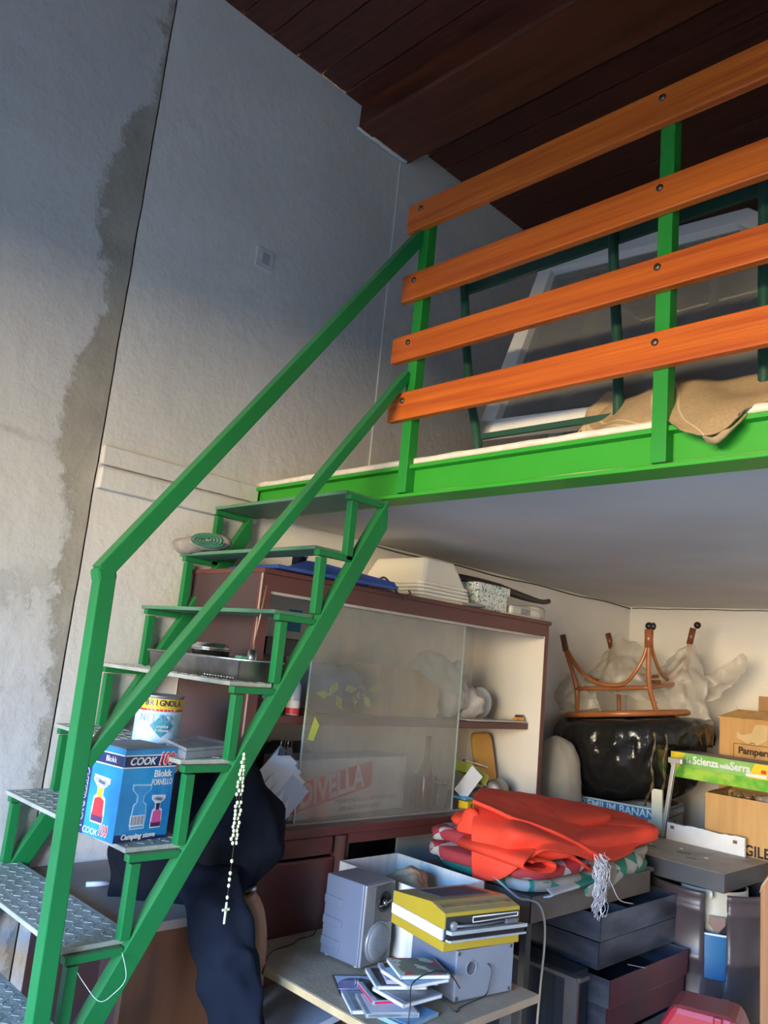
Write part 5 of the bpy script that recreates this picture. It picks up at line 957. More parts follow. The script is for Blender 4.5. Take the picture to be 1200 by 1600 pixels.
q = MB(); c = dc+dv_*0.185+Vector((0, 0, 0.60)); q.poly([c-dp_*0.022+Vector((0, 0, 0.022)), c+dp_*0.04+Vector((0, 0, 0.022)), c+dp_*0.04-Vector((0, 0, 0.04)), c-dp_*0.002-Vector((0, 0, 0.035)), c-dp_*0.024-Vector((0, 0, 0.01))], dv_*0.002); q.build('card_scrap', mat('brown_scrap', (0.30, 0.19, 0.15), rough=0.8), dr)
q = MB(); c = dc+dv_*0.200+Vector((0, 0, 0.58)); q.poly([c+dp_*0.012-Vector((0, 0, 0.015)), c+dp_*0.05-Vector((0, 0, 0.03)), c+dp_*0.05+Vector((0, 0, 0.03))], dv_*0.002); q.build('dark_scrap', BLK, dr)
sl = thing('dusty_slab', 'thick dusty dark slab laid over the drum as a bench top', 'slab', (0.85, 3.7, 0.724))
q = MB(); q.box((0.52, 3.47, 0.724), (1.222, 3.955, 0.80)); q.build('slab', mat('dusty_slab_top', (0.085, 0.085, 0.095), (0.06, 0.06, 0.068), rough=0.6, scale=6, dust=1.0, dustcol=(0.44, 0.40, 0.35)), sl, bevel=0.004)
for c, s_ in (((0.80, 3.68), 0.05), ((0.95, 3.70), 0.06), ((1.02, 3.62), 0.045), ((0.74, 3.6), 0.04)):
    MB().obox((c[0], c[1], 0.8008), (1, 0.5, 0), (-0.5, 1, 0), (s_, s_*0.25, 0.0012)).build('scorch_mark', mat('scorch', (0.10, 0.09, 0.085), rough=0.8), sl)
for c in ((0.90, 3.78), (0.78, 3.72), (1.05, 3.70)): blob((c[0], c[1], 0.802), (0.010, 0.006, 0.002), 10, 5).build('crumb', WHITEP, sl)
blob((1.165, 3.480, 0.705), (0.008, 0.008, 0.016), 10, 8).build('drip', mat('pale_drip', (0.6, 0.6, 0.5), rough=0.3), sl)
REDPL = mat('red_plastic', (0.36, 0.018, 0.035), (0.28, 0.015, 0.028), rough=0.38, scale=3, dust=0.7, dustcol=(0.20, 0.075, 0.08))
rc = thing('red_case', 'red moulded plastic case standing on the floor at the lower right', 'case', (1.38, 2.97, 0), R(15))
local_part(rc, 'shell', lambda q: q.poly([(-0.14, -0.10, 0), (0.15, -0.10, 0), (0.17, -0.10, 0.30), (0.09, -0.10, 0.475), (-0.11, -0.10, 0.470), (-0.16, -0.10, 0.38)], (0, 0.20, 0)), REDPL, bevel=0.022)
local_part(rc, 'ridge', lambda q: q.poly([(0.02, -0.106, 0.05), (0.05, -0.106, 0.05), (0.05, -0.106, 0.47), (0.02, -0.106, 0.47)], (0, 0.212, 0)), REDPL, bevel=0.006)
local_part(rc, 'latch', lambda q: q.box((-0.10, -0.112, 0.33), (-0.06, -0.10, 0.38), 0.004), REDPL)
wp = thing('wooden_post', 'orange brown wooden post with a pale split top at the right edge', 'post', (1.66, 2.8, 0))
MB().poly([(1.600, 2.80, 0), (1.70, 2.80, 0), (1.70, 2.80, 0.965), (1.622, 2.80, 0.965), (1.600, 2.80, 0.925)], (0, 0.07, 0)).build('post', mat('raw_orange_wood', (0.36, 0.17, 0.065), (0.26, 0.12, 0.045), rough=0.6, scale=3, stretch=(8, 8, 0.8), bump=0.2), wp, bevel=0.004)
MB().poly([(1.598, 2.802, 0.905), (1.608, 2.798, 0.93), (1.630, 2.798, 0.962), (1.70, 2.798, 0.968), (1.70, 2.875, 0.972), (1.624, 2.875, 0.972), (1.598, 2.875, 0.93)], (0, 0, 0.004)).build('split_top', mat('pale_split_wood', (0.55, 0.45, 0.36), rough=0.8), wp)
# ---------------------------------------------------------------- the far corner
bn = thing('low_bench', 'long low grey bench in the corner that carries the boxes behind the slab', 'bench', (0.75, 4.4, 0))
MB().box((0.12, 3.965, 0.70), (1.60, 4.88, 0.735)).build('top', CONC, bn)
for x in (0.18, 1.5):
    for y_ in (4.02, 4.8): MB().box((x-0.03, y_-0.03, 0), (x+0.03, y_+0.03, 0.70)).build('leg', CONC, bn)
BAN = mat('white_printed_board', (0.68, 0.68, 0.66), (0.58, 0.58, 0.56), rough=0.75, scale=4)
bnb = thing('banana_box', 'open white banana box with a blue lettered band, under the black bag', 'box', (0.70, 4.00, 0.736), R(11))
W, D, H = 0.46, 0.42, 0.185
for nm, a, b2 in (('bottom', (-W, 0, 0), (0, D, .006)), ('side', (-W, 0, 0), (0, .006, H)), ('side', (-W, D-.006, 0), (0, D, H)), ('side', (-.006, 0, 0), (0, D, H)), ('side', (-W, 0, 0), (-W+.006, D, H))):
    local_part(bnb, nm, lambda q: q.box(a, b2), BAN)
BB = mat('teal_blue_band', (0.05, 0.24, 0.38), rough=0.6)
local_part(bnb, 'band', lambda q: q.box((-W+.004, -.0012, H-.055), (-.002, 0, H-.008)), BB); local_part(bnb, 'band', lambda q: q.box((0, .004, H-.055), (.0012, D-.004, H-.008)), BB)
wb_ = parent_world(bnb); Rb = wb_.to_3x3()
text('PREMIUM BANANAS', 0.052, wb_ @ Vector((-0.215, -0.002, H-0.032)), Rb @ Vector((1, 0, 0)), Z3, WHITEP, bnb, bold=0.0008); text('PREMIUM BANANAS', 0.048, wb_ @ Vector((0.002, 0.22, H-0.032)), Rb @ Vector((0, 1, 0)), Z3, WHITEP, bnb, bold=0.0008)
local_part(bnb, 'hand_hole', lambda q: q.lathe((0.0005, 0.25, 0.085), [(0.030, 0.0), (0.030, 0.001), (0, 0.001)], 20, (1, 0, 0)), BLK); local_part(bnb, 'inner_flap', lambda q: q.poly([(-0.02, 0.05, H-0.004), (-0.02, D-0.02, H-0.004), (-0.12, D-0.04, H+0.02), (-0.12, 0.09, H+0.02)], (0, 0, 0.004)), mat('brown_flap', (0.33, 0.17, 0.10), rough=0.8))
SK = mat('dull_white_sack', (0.50, 0.46, 0.38), (0.42, 0.38, 0.31), rough=0.85, scale=7, bump=0.3)
put('sack', blob((0.245, 3.72, 0.92), (0.125, 0.16, 0.30), 44, 30, e1=0.85, amp=0.12, freq=6, seed=2), SK, 'dull white rounded sack standing between the cabinet and the black bag', 'sack')
put('sack_stand', MB().box((0.12, 3.56, 0), (0.44, 3.90, 0.65), 0.01), CARD, 'tall brown carton that the white sack stands on', 'box')
# black bin bag over a round seat
BAG = mat('black_film', (0.010, 0.010, 0.011), (0.016, 0.015, 0.013), rough=0.2, scale=5, bump=0.6, bscale=16, spec=0.4)
bc_ = Vector((0.505, 4.03, 0)); q = MB(); n = 180; vs = []
prof = [(0.0, 1.352), (0.20, 1.356), (0.34, 1.352), (0.385, 1.335), (0.402, 1.30), (0.405, 1.25), (0.395, 1.18), (0.37, 1.10), (0.32, 1.02), (0.25, 0.965), (0.15, 0.945), (0.0, 0.94)]
pf = spline([(r_, 0, z) for r_, z in prof], 90)
for i, p in enumerate(pf):
    for k in range(n):
        th = 2*math.pi*k/n; z = p.z
        amp = 0.05*max(0, min(1, (1.34-z)/0.1)); g = 1+amp*(0.9*mn.noise(Vector((math.cos(th)*4, math.sin(th)*4, z*2.2)))+0.35*abs(math.sin(th*13+7*mn.noise(Vector((th*1.5, z*3, 1)))))+1.5*(0.25-abs(mn.noise(Vector((math.cos(th)*5, math.sin(th)*5, z*6+math.sin(th*3))))))+0.7*(0.2-abs(mn.noise(Vector((math.cos(th)*13, math.sin(th)*13, z*16))))))
        vs.append(bc_+Vector((max(0, p.x)*g*math.cos(th), max(0, p.x)*g*math.sin(th), z+0.055*(math.cos(th-0.4)*p.x/0.4)*0.9+0.012*mn.noise(Vector((th*3, z*6, 2))))))
q.add(vs, [(i*n+k, i*n+(k+1) % n, (i+1)*n+(k+1) % n, (i+1)*n+k) for i in range(89) for k in range(n)], True)
gb_ = thing('black_bag', 'big shiny black plastic bag tied round a rounded seat in the corner', 'bag', (0.505, 4.03, 0.94))
q.build('film', BAG, gb_)
tv = Vector((2.1, -4.03, 0)).normalized(); tr_ = Vector((-tv.y, tv.x, 0))
for s_ in (0.10, 0.155):
    pts = []
    for j in range(14):
        z = 1.31-0.027*j; rr_ = 0.418-0.0005*j-(0.10*((1.15-z)/0.2)**2 if z < 1.15 else 0); a = math.asin(s_/0.42+0.06*math.sin(j*.9)*0.3); pts.append(bc_+(tv*math.cos(a)+tr_*math.sin(a))*rr_+Vector((0, 0, z)))
    MB().tube(spline(pts, 30), [0.006+0.003*math.sin(k*1.3) for k in range(30)], 6).build('straw_tie', mat('straw_tape', (0.15, 0.11, 0.045), (0.05, 0.04, 0.02), rough=0.4, scale=30), gb_)
# upturned rattan stool
RAT = mat('varnished_rattan', (0.40, 0.145, 0.045), (0.27, 0.085, 0.025), rough=0.28, scale=6, stretch=(1, 1, 1))
RAT2 = mat('dark_rattan_binding', (0.16, 0.05, 0.025), rough=0.35)
so = thing('rattan_stool', 'upturned rattan stool, legs in the air, resting on the black bag', 'stool', (0.50, 4.02, 1.36))
rc_ = Vector((0.495, 4.00, 0)); tlt = lambda x, y_: 1.372+0.13*(x-0.495)+0.03*(y_-4.0)
ring = [(rc_.x+0.315*math.cos(a), rc_.y+0.315*math.sin(a)) for a in [2*math.pi*k/48 for k in range(48)]]
MB().tube([(x, y_, tlt(x, y_)) for x, y_ in ring], 0.0155, 10, closed=True).build('seat_ring', RAT, so)
MB().lathe((0.495, 4.0, 1.372), [(0.30, -0.012), (0.30, 0.004), (0.0, 0.006)], 40, (-0.129, -0.03, 0.99)).build('seat_underside', mat('wrapped_seat', (0.62, 0.58, 0.50), (0.50, 0.46, 0.40), rough=0.3, scale=9, bump=0.4), so)
legs = {'left': [(0.219, 3.765, 1.752), (0.238, 3.770, 1.678), (0.304, 3.782, 1.497), (0.310, 3.80, 1.352)], 'back': [(0.234, 4.22, 1.805), (0.253, 4.229, 1.735), (0.291, 4.249, 1.555), (0.314, 4.24, 1.37)],
        'front': [(0.722, 3.752, 1.798), (0.723, 3.753, 1.735), (0.72, 3.774, 1.538), (0.748, 3.813, 1.395)], 'right': [(0.726, 4.251, 1.855), (0.713, 4.244, 1.777), (0.700, 4.237, 1.587), (0.692, 4.233, 1.411)]}
for kk, pts in legs.items():
    MB().tube(spline(pts, 24), 0.0125, 10).build('leg', RAT, so)
    p0, p1 = Vector(pts[0]), Vector(pts[1]); dd = (p1-p0).normalized()
    MB().tube([p0-dd*0.004, p0+dd*0.085], 0.0215 if kk == 'front' else 0.0165, 12).build('leg_binding', RAT2 if kk != 'front' else RAT, so)
    if kk in ('front', 'right'):
        c = p0+Vector((0.0, 0, 0.022)) if kk == 'front' else p0+Vector((0.020, 0.009, 0.022))
        blob(c, (0.019, 0.019, 0.019), 16, 12).build('castor', BLK, so)
        if kk == 'front': blob(c+tr_*0.02+Vector((0, 0, 0.0)), (0.014, 0.014, 0.019), 14, 10).build('castor', BLK, so)
for pts in ([(0.238, 3.772, 1.680), (0.33, 3.752, 1.590), (0.42, 3.728, 1.532), (0.508, 3.716, 1.512), (0.60, 3.735, 1.523), (0.66, 3.735, 1.580), (0.700, 3.745, 1.66), (0.715, 3.75, 1.72)],
            [(0.732, 3.757, 1.726), (0.720, 3.83, 1.66), (0.700, 3.93, 1.605), (0.678, 4.056, 1.572), (0.665, 4.14, 1.575), (0.690, 4.22, 1.64), (0.708, 4.24, 1.73)],
            [(0.715, 4.244, 1.76), (0.63, 4.24, 1.63), (0.53, 4.24, 1.585), (0.42, 4.25, 1.592), (0.33, 4.25, 1.64), (0.26, 4.23, 1.72)],
            [(0.245, 3.78, 1.67), (0.27, 3.86, 1.58), (0.30, 3.96, 1.538), (0.30, 4.06, 1.545), (0.28, 4.14, 1.60), (0.25, 4.22, 1.70)]):
    MB().tube(spline(pts, 34), 0.0095, 8).build('bent_cane', RAT, so)
cr_ = [Vector(legs[k][2])+Vector((0, 0, -0.02)) for k in ('left', 'front', 'right', 'back')]
for a in range(4): MB().tube(spline([cr_[a], (cr_[a]+cr_[(a+1) % 4])/2+(((cr_[a]+cr_[(a+1) % 4])/2-Vector((0.495, 4.0, 1.52))).normalized()*0.012), cr_[(a+1) % 4]], 12), 0.0105, 8).build('stretcher', RAT, so)
FILM = mat('milky_film', (0.60, 0.55, 0.47), (0.54, 0.50, 0.43), rough=0.3, alpha=0.42, scale=9, bump=0.9, bscale=22)
fw_ = thing('plastic_wrapping', 'torn milky plastic wrapping hanging round the legs of the rattan stool', 'wrapping', (0.6, 4.1, 1.4))
def film(rows_, seed): sheet(rows_, 40, 50, amp=0.024, freq=16, seed=seed, fold=0.005, ffreq=80, fdir=(1, 1, 0.3)).build('film', FILM, fw_, solid=0.001)
film([[(0.70, 4.20, 1.74), (0.735, 4.20, 1.77), (0.77, 4.22, 1.72)], [(0.60, 4.12, 1.62), (0.74, 4.10, 1.64), (0.84, 4.16, 1.60)], [(0.66, 4.05, 1.52), (0.76, 4.03, 1.50), (0.87, 4.10, 1.46)], [(0.74, 4.0, 1.40), (0.80, 4.0, 1.34), (0.90, 4.08, 1.40)]], 1)
film([[(0.78, 4.25, 1.62), (0.86, 4.30, 1.66), (0.96, 4.33, 1.74)], [(0.80, 4.22, 1.56), (0.90, 4.26, 1.58), (0.99, 4.33, 1.68)], [(0.82, 4.2, 1.48), (0.88, 4.22, 1.50), (0.93, 4.26, 1.56)]], 3)
film([[(0.25, 4.20, 1.72), (0.32, 4.18, 1.78), (0.45, 4.18, 1.75), (0.52, 4.16, 1.66)], [(0.22, 4.12, 1.62), (0.34, 4.06, 1.64), (0.48, 4.06, 1.60), (0.58, 4.10, 1.52)], [(0.20, 3.98, 1.50), (0.36, 3.95, 1.48), (0.52, 3.98, 1.46), (0.64, 4.04, 1.46)]], 5)
film([[(0.20, 3.88, 1.56), (0.30, 3.86, 1.54), (0.40, 3.86, 1.50)], [(0.14, 3.84, 1.46), (0.28, 3.80, 1.44), (0.42, 3.80, 1.42)], [(0.20, 3.82, 1.37), (0.32, 3.80, 1.37), (0.44, 3.80, 1.38)]], 8)
for o_, p_ in ((gb_, (0.3793, 4.2718, 0.9064)), (so, (0.374, 4.2612, 1.3516)), (fw_, (0.48, 4.346, 1.394))): o_.location = p_; o_.scale = (1.06, 1.06, 1.06)
fl_ = [c for c in gb_.children if c.name.startswith('film')][0]
for v in fl_.data.vertices:      # the bag is pressed against the wall on one side and the boxes on the other
    w_ = Vector(v.co)*1.06+gb_.location
    w_.x = max(w_.x, 0.012+0.01*mn.noise(w_*8))
    if w_.z < 1.24: w_.x = min(w_.x, 0.675)
    v.co = (w_-gb_.location)/1.06
# cartons
c1, m1 = carton('brown_carton', 'big open brown carton of oddments at right, FRAGILE printed low on it', (0.845, 4.16, 0.736), (1.36, 4.46, 1.030), R(1), None, True)
text('FRAGILE', 0.062, m1 @ Vector((0.200, -0.0012, 0.080)), (1, 0, 0), Z3, BLK, c1, bold=0.0015); text('TENUTA', 0.050, m1 @ Vector((0.262, -0.0012, 0.026)), (1, 0, 0), Z3, BLK, c1, bold=0.0008, squash=0.8)
q = MB(); q.poly([(0.845, 4.16, 1.028), (0.845, 4.45, 1.028), (0.875, 4.45, 1.055), (0.865, 4.18, 1.04)], (0.004, 0, 0)); q.build('flap', CARD, c1)
for i, (c, r_) in enumerate((((0.975, 4.24, 1.03), 0.030), ((1.03, 4.23, 1.028), 0.026), ((1.08, 4.25, 1.03), 0.028))):
    put('glass_ornament', blob(c, (r_, r_*0.8, r_*0.7), 18, 10, amp=0.3, freq=60, seed=i), mat('amber_glass', (0.22, 0.12, 0.05), (0.07, 0.04, 0.02), rough=0.12, scale=40), ['faceted amber glass piece at the left rim of the brown carton', 'amber glass piece, middle one in the brown carton', 'amber glass piece nearest the right in the brown carton'][i], 'ornament', 'amber glass pieces in the carton')
put('clear_film_bundle', blob((1.13, 4.24, 1.02), (0.05, 0.03, 0.03), 18, 10, amp=0.5, freq=30), FILM, 'small bundle of clear film beside the amber glass', 'film')
gbx = thing('science_kit_box', 'green and yellow science kit box lying across the brown carton', 'box', (0.61, 4.28, 1.066))
GM_ = mat('leafy_green_print', (0.10, 0.42, 0.03), (0.36, 0.60, 0.07), rough=0.35, scale=11, detail=4, lo=0.4, hi=0.6); GM2 = mat('mid_green_print', (0.16, 0.42, 0.07), (0.30, 0.55, 0.14), rough=0.35, scale=6); YM = mat('bright_yellow_print', (0.88, 0.66, 0.02), rough=0.35)
MB().box((0.61, 4.285, 1.066), (1.115, 4.56, 1.125)).build('tray', GM_, gbx); MB().box((0.605, 4.28, 1.122), (1.120, 4.565, 1.196)).build('lid', GM2, gbx, bevel=0.001)
MB().box((0.607, 4.282, 1.1961), (1.118, 4.563, 1.1966)).build('dusty_top', mat('dusty_beige', (0.42, 0.39, 0.33), (0.34, 0.31, 0.26), rough=0.8), gbx)
q = MB(); q.poly([(0.606, 4.2795, 1.123), (0.655, 4.2795, 1.123), (0.665, 4.2795, 1.16), (0.685, 4.2795, 1.195), (0.606, 4.2795, 1.195)], (0, -0.0004, 0)); q.build('corner_print', YM, gbx)
q = MB(); q.poly([(1.01, 4.2795, 1.1225), (1.119, 4.2795, 1.1225), (1.119, 4.2795, 1.195), (1.045, 4.2795, 1.195)], (0, -0.0004, 0)); q.build('corner_print', YM, gbx)
MB().box((1.0, 4.2788, 1.128), (1.10, 4.2794, 1.143), 0).build('badge', WHITEP, gbx); MB().box((1.075, 4.2786, 1.150), (1.10, 4.2792, 1.168), 0).build('badge', REDP, gbx)
for s_, sz, x_ in (('La', 0.032, 0.705), ('Scienza', 0.054, 0.795), ('nella', 0.033, 0.897), ('Serra', 0.054, 0.972)): text(s_, sz, (x_, 4.2790, 1.163 if s_ in ('Scienza', 'Serra') else 1.158), (1, 0, 0), Z3, WHITEP, gbx, bold=0.0016, squash=0.86)
pb = thing('nappy_carton', 'brown carton with an arched top flap and lettering, against the back wall at right', 'box', (0.72, 4.58, 0.736))
MB().box((0.735, 4.60, 0.736), (1.28, 4.86, 1.43)).build('carton', CARD, pb, bevel=0.003)
MB().poly([(0.725, 4.592, 1.425), (1.285, 4.592, 1.435), (1.285, 4.68, 1.475), (0.80, 4.70, 1.475)], (0, 0, 0.006)).build('flap', CARD, pb)
MB().poly([(0.85, 4.86, 1.42), (1.28, 4.86, 1.42), (1.28, 4.868, 1.575), (0.85, 4.868, 1.565)], (0, 0.006, 0)).build('raised_flap', mat('card_darker', (0.46, 0.245, 0.10), rough=0.8), pb)
text('Pampers', 0.049, (0.925, 4.5985, 1.262), (1, 0, 0), Z3, mat('brown_black_ink', (0.06, 0.03, 0.015), rough=0.7), pb, bold=0.0022)
q = MB()
for a, b2 in (((0.815, 1.296), (1.035, 1.299)), ((0.815, 1.205), (0.815, 1.296)), ((1.035, 1.205), (1.035, 1.299))): q.tube([(a[0], 4.599, a[1]), (b2[0], 4.599, b2[1])], 0.0012, 4)
q.tube([(0.915+0.012*math.cos(a), 4.599, 1.302+0.008*math.sin(a)) for a in [math.pi*k/8 for k in range(9)]], 0.002, 4); tag(q.build('printed_frame', MATS['brown_black_ink'], pb), kind='stuff')
q = MB(); q.poly([(0.83, 4.5992, 1.33), (0.88, 4.5992, 1.305), (0.94, 4.5992, 1.30), (0.99, 4.5992, 1.33), (0.995, 4.5992, 1.41), (0.93, 4.5992, 1.41), (0.91, 4.5992, 1.36), (0.86, 4.5992, 1.345), (0.83, 4.5992, 1.36)], (0, -0.0005, 0)); q.build('torn_patch', mat('peeled_card', (0.66, 0.47, 0.22), rough=0.7), pb)
for o_, p_ in ((gbx, (0.6896, 4.1088, 1.0834)), (c1, (0.9152, 3.9936, 0.7366)), (pb, (0.7952, 4.3968, 0.7366))): o_.location = p_; o_.scale = (0.96, 0.96, 0.96)
c1.scale = (0.96, 0.96, 1.06)
for o_ in list(col.objects):
    if o_.name.startswith(('glass_ornament', 'clear_film_bundle')): o_.location = 0.96*o_.location+Vector((0.104, 0, 0.06))
# white board, plank and pole behind the slab
xs = [0.757+0.37*k/26 for k in range(27)]
top_ = [(x, 3.975, 0.884+0.004*mn.noise(Vector((x*40, 0, 0)))-0.006*(0.5+0.5*math.sin(x*33))) for x in xs]
wb3 = thing('chipped_board', 'white panel with a chipped top edge and two screw marks, standing on the slab', 'panel', (0.94, 3.97, 0.80))
MB().poly([(0.752, 3.975, 0.801), (1.127, 3.975, 0.801)]+top_[::-1], (0, 0.018, 0)).build('panel', mat('chipped_white', (0.80, 0.79, 0.76), (0.72, 0.71, 0.68), rough=0.6, scale=12), wb3)
wb3.location = (0.94, 3.93, 0.80)
for x, z in ((0.785, 0.862), (1.085, 0.858)): MB().obox((x, 3.929, z), (1, 0, 0), (0, 1, 0), (0.018, 0.002, 0.014), 0.0009).build('screw_mark', mat('rust_brown', (0.20, 0.10, 0.06), rough=0.7), wb3)
put('cream_slat', MB().obox((0.678, 3.99, 0.91), (1, 0, 0.03), (0, 1, 0), (0.056, 0.014, 0.218)), mat('cream_paint', (0.74, 0.71, 0.56), rough=0.5), 'cream painted slat standing upright behind the slab', 'slat')
pl_ = thing('metal_pole', 'pale square pole with a small cross head leaning in front of the kit box', 'pole', (0.74, 3.94, 0.80))
MB().bar((0.722, 3.965, 0.802), (0.772, 3.965, 1.165), 0.018, 0.024, (0, 1, 0), 0.002).build('pole', mat('pale_aluminium', (0.55, 0.54, 0.50), (0.46, 0.45, 0.42), rough=0.35, metal=0.4), pl_); MB().box((0.742, 3.952, 1.160), (0.815, 3.972, 1.188), 0.005).build('cross_head', MATS['pale_aluminium'], pl_)

# ---------------------------------------------------------------- on the loft
ALU = mat('white_window_frame', (0.88, 0.88, 0.84), (0.82, 0.82, 0.78), rough=0.4, scale=4)
wf = thing('window_sash', 'white framed glazed window sash leaning back on the loft', 'window sash', (1.3, 2.2, 2.18))
BL, TL, TRt, BR = Vector((0.992, 1.98, 2.262)), Vector((0.990, 2.300, 3.035)), Vector((1.745, 2.300, 2.980)), Vector((2.55, 1.98, 2.19))
nf = (BR-BL).cross(TL-BL).normalized()
def member(a, b, w, inn, m, name='frame_member', d_=0.035):
    a, b = Vector(a), Vector(b); t_ = (b-a).normalized(); s_ = nf.cross(t_)
    if s_.dot(inn-a) < 0: s_ = -s_
    MB().poly([a, b, b+s_*w, a+s_*w], nf*d_).build(name, m, wf, bevel=0.002)
cen = (BL+TL+TRt+BR)/4
member(BL, TL, 0.060, cen, ALU); member(TL, TRt, 0.060, cen, ALU); member(TRt, BR, 0.060, cen, ALU); member(BL, BR, 0.060, cen, ALU)
MB().tube([TL+(TRt-TL)*0.01+nf*-0.003+(BL-TL).normalized()*0.025, TRt+nf*-0.003+(BR-TRt).normalized()*0.02], 0.0018, 5).build('groove_line', GREYD, wf)
gls, nt, b = nodes_mat('grey_window_glass'); b.inputs['Base Color'].default_value = (0.26, 0.27, 0.25, 1); b.inputs['Roughness'].default_value = 0.1; b.inputs['Alpha'].default_value = 0.6
MB().poly([BL+(cen-BL)*0.06, TL+(cen-TL)*0.07, TRt+(cen-TRt)*0.08, BR+(cen-BR)*0.05], nf*0.005).build('glass', gls, wf)
a_ = TL+(TRt-TL)*0.28+(-nf if nf.y < 0 else nf)*0.05; b__ = BL+(TRt-TL)*0.30+(-nf if nf.y < 0 else nf)*0.05
MB().poly([a_, a_+Vector((0.055, 0, 0)), b__+Vector((0.055, 0, 0)), b__], (0, 0.03, 0)).build('pale_bar', ALU, wf)  # pale bar behind the pane, alongside the left member
a2 = TL+(TRt-TL)*0.80+Vector((0, 0.06, 0)); MB().poly([a2, a2+Vector((0.02, 0, 0)), a2+Vector((0.10, -0.2, -0.5)), a2+Vector((0.08, -0.2, -0.5))], (0, 0.02, 0)).build('pale_bar', ALU, wf)
for s_ in (0.10, 0.14, 0.86, 0.90, 0.95): p = TL+(TRt-TL)*s_+(BL-TL).normalized()*0.03-nf*0.001*(1 if nf.y > 0 else -1); MB().lathe(p, [(0.005, 0), (0.004, 0.003), (0, 0.003)], 8, -nf if nf.y > 0 else nf).build('screw', GREYD, wf)
DG = mat('dark_green_steel', (0.022, 0.085, 0.055), (0.016, 0.060, 0.040), rough=0.35, scale=4); DG2 = mat('mid_green_steel', (0.05, 0.20, 0.11), (0.04, 0.15, 0.09), rough=0.4)
bd = thing('bed_frame', 'dark green tubular steel frame standing on the loft in front of the sash', 'frame', (1.4, 1.92, 2.18))
for pts in ([(0.905, 1.90, 2.91), (0.935, 1.90, 2.80), (0.955, 1.905, 2.62), (0.985, 1.905, 2.45), (1.005, 1.905, 2.36), (1.040, 1.905, 2.245), (1.045, 1.905, 2.175)], [(1.497, 1.90, 2.82), (1.505, 1.90, 2.70), (1.52, 1.905, 2.50), (1.53, 1.905, 2.37), (1.538, 1.905, 2.175)], [(1.925, 1.90, 2.90), (1.925, 1.90, 2.6), (1.925, 1.905, 2.175)], [(2.35, 1.90, 2.9), (2.35, 1.905, 2.175)]):
    MB().tube(spline(pts, 14) if len(pts) > 2 else pts, 0.0155, 10).build('upright', DG, bd)
MB().bar((0.935, 1.91, 2.795), (2.35, 1.91, 2.80), 0.014, 0.034, (0, 0, 1)).build('cross_bar', DG, bd); MB().bar((0.985, 1.91, 2.435), (2.35, 1.91, 2.455), 0.014, 0.030, (0, 0, 1)).build('cross_bar', DG2, bd); MB().bar((1.04, 1.91, 2.250), (2.35, 1.91, 2.235), 0.012, 0.018, (0, 0, 1)).build('cross_bar', DG, bd)
put('mattress', MB().box((1.0, 1.97, 2.173), (2.6, 2.9, 2.225), 0.01), mat('dark_mattress', (0.10, 0.095, 0.09), rough=0.9), 'low dark board on the loft floor on which the window sash stands', 'board')
BLK_ = bpy.data.materials.new('striped_wool'); BLK_.use_nodes = True; nt = BLK_.node_tree; b = nt.nodes['Principled BSDF']; L = nt.links.new
t = N(nt, 'ShaderNodeTexCoord'); mp = N(nt, 'ShaderNodeMapping'); mp.inputs['Rotation'].default_value = (0, 0, 0.6); L(t.outputs['UV'], mp.inputs[0])
ob = N(nt, 'ShaderNodeMapping'); ob.inputs['Rotation'].default_value = (0.2, 0.6, 0.5); L(t.outputs['Object'], ob.inputs[0]); s_ = N(nt, 'ShaderNodeSeparateXYZ'); L(ob.outputs[0], s_.inputs[0])
ab = N(nt, 'ShaderNodeMath', operation='ABSOLUTE'); sb_ = N(nt, 'ShaderNodeMath', operation='ADD'); sb_.inputs[1].default_value = -0.02; pp_ = N(nt, 'ShaderNodeMath', operation='PINGPONG'); pp_.inputs[1].default_value = 0.11; L(s_.outputs['X'], sb_.inputs[0]); L(sb_.outputs[0], pp_.inputs[0]); L(pp_.outputs[0], ab.inputs[0]); mr = N(nt, 'ShaderNodeMapRange'); mr.inputs[1].default_value = 0.011; mr.inputs[2].default_value = 0.007; L(ab.outputs[0], mr.inputs[0])
nz = N(nt, 'ShaderNodeTexNoise'); nz.inputs['Scale'].default_value = 120; L(t.outputs['Object'], nz.inputs['Vector']); mx0 = N(nt, 'ShaderNodeMix', data_type='RGBA'); L(nz.outputs[0], mx0.inputs[0]); mx0.inputs[6].default_value = (0.30, 0.20, 0.10, 1); mx0.inputs[7].default_value = (0.46, 0.33, 0.18, 1)
mx = N(nt, 'ShaderNodeMix', data_type='RGBA'); L(mr.outputs[0], mx.inputs[0]); L(mx0.outputs[2], mx.inputs[6]); mx.inputs[7].default_value = (0.62, 0.50, 0.30, 1); L(mx.outputs[2], b.inputs['Base Color']); b.inputs['Roughness'].default_value = 0.95
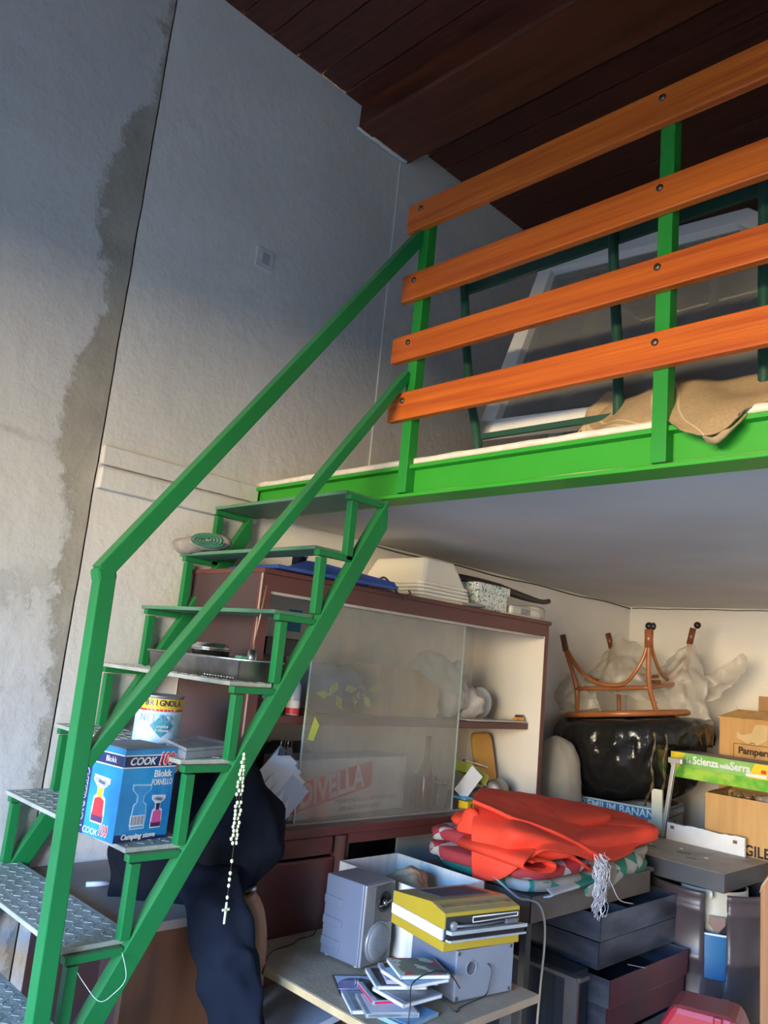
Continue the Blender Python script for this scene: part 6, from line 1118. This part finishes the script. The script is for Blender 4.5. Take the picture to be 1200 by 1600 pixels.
bw = thing('wool_blanket', 'brown wool blanket with a pale stripe slumped over the edge of the loft', 'blanket', (1.7, 1.85, 2.18))
sheet([[(1.42, 1.96, 2.215), (1.463, 1.99, 2.25), (1.55, 2.02, 2.24), (1.75, 2.05, 2.24), (2.10, 2.02, 2.24)],
       [(1.41, 1.93, 2.23), (1.50, 1.95, 2.29), (1.635, 1.95, 2.325), (1.80, 1.96, 2.31), (2.10, 1.94, 2.28)],
       [(1.45, 1.89, 2.195), (1.56, 1.88, 2.245), (1.70, 1.87, 2.27), (1.83, 1.88, 2.26), (2.05, 1.89, 2.225)],
       [(1.56, 1.845, 2.18), (1.66, 1.82, 2.20), (1.74, 1.80, 2.185), (1.86, 1.80, 2.19), (1.98, 1.83, 2.19)],
       [(1.66, 1.815, 2.175), (1.73, 1.79, 2.165), (1.805, 1.765, 2.135), (1.88, 1.765, 2.145), (1.93, 1.79, 2.165)],
       [(1.72, 1.79, 2.160), (1.78, 1.765, 2.135), (1.845, 1.742, 2.095), (1.89, 1.745, 2.100), (1.92, 1.77, 2.145)]], 50, 70, amp=0.014, freq=10, seed=3, fold=0.0025, ffreq=50).build('blanket', [BLK_, mat('pale_wool_stripe', (0.60, 0.47, 0.28), rough=0.95)], bw, solid=0.007)
for f_ in bw.children[0].data.polygons:
    if f_.index % 69 in (3, 4, 9, 37): f_.material_index = 1
sheet([[(1.845, 1.742, 2.095), (1.87, 1.735, 2.085), (1.89, 1.745, 2.100)], [(1.85, 1.76, 2.082), (1.88, 1.75, 2.078), (1.915, 1.755, 2.115)], [(1.84, 1.78, 2.10), (1.88, 1.78, 2.105), (1.93, 1.785, 2.15)]], 14, 20, amp=0.003).build('rolled_hem', BLK_, bw, solid=0.005)
sheet([[(1.39, 1.935, 2.215), (1.42, 1.925, 2.235), (1.445, 1.93, 2.215)], [(1.41, 1.945, 2.27), (1.44, 1.935, 2.295), (1.47, 1.94, 2.27)], [(1.45, 1.96, 2.325), (1.475, 1.955, 2.345), (1.52, 1.96, 2.33)]], 14, 20, amp=0.010, freq=20).build('loose_fold', BLK_, bw, solid=0.006)
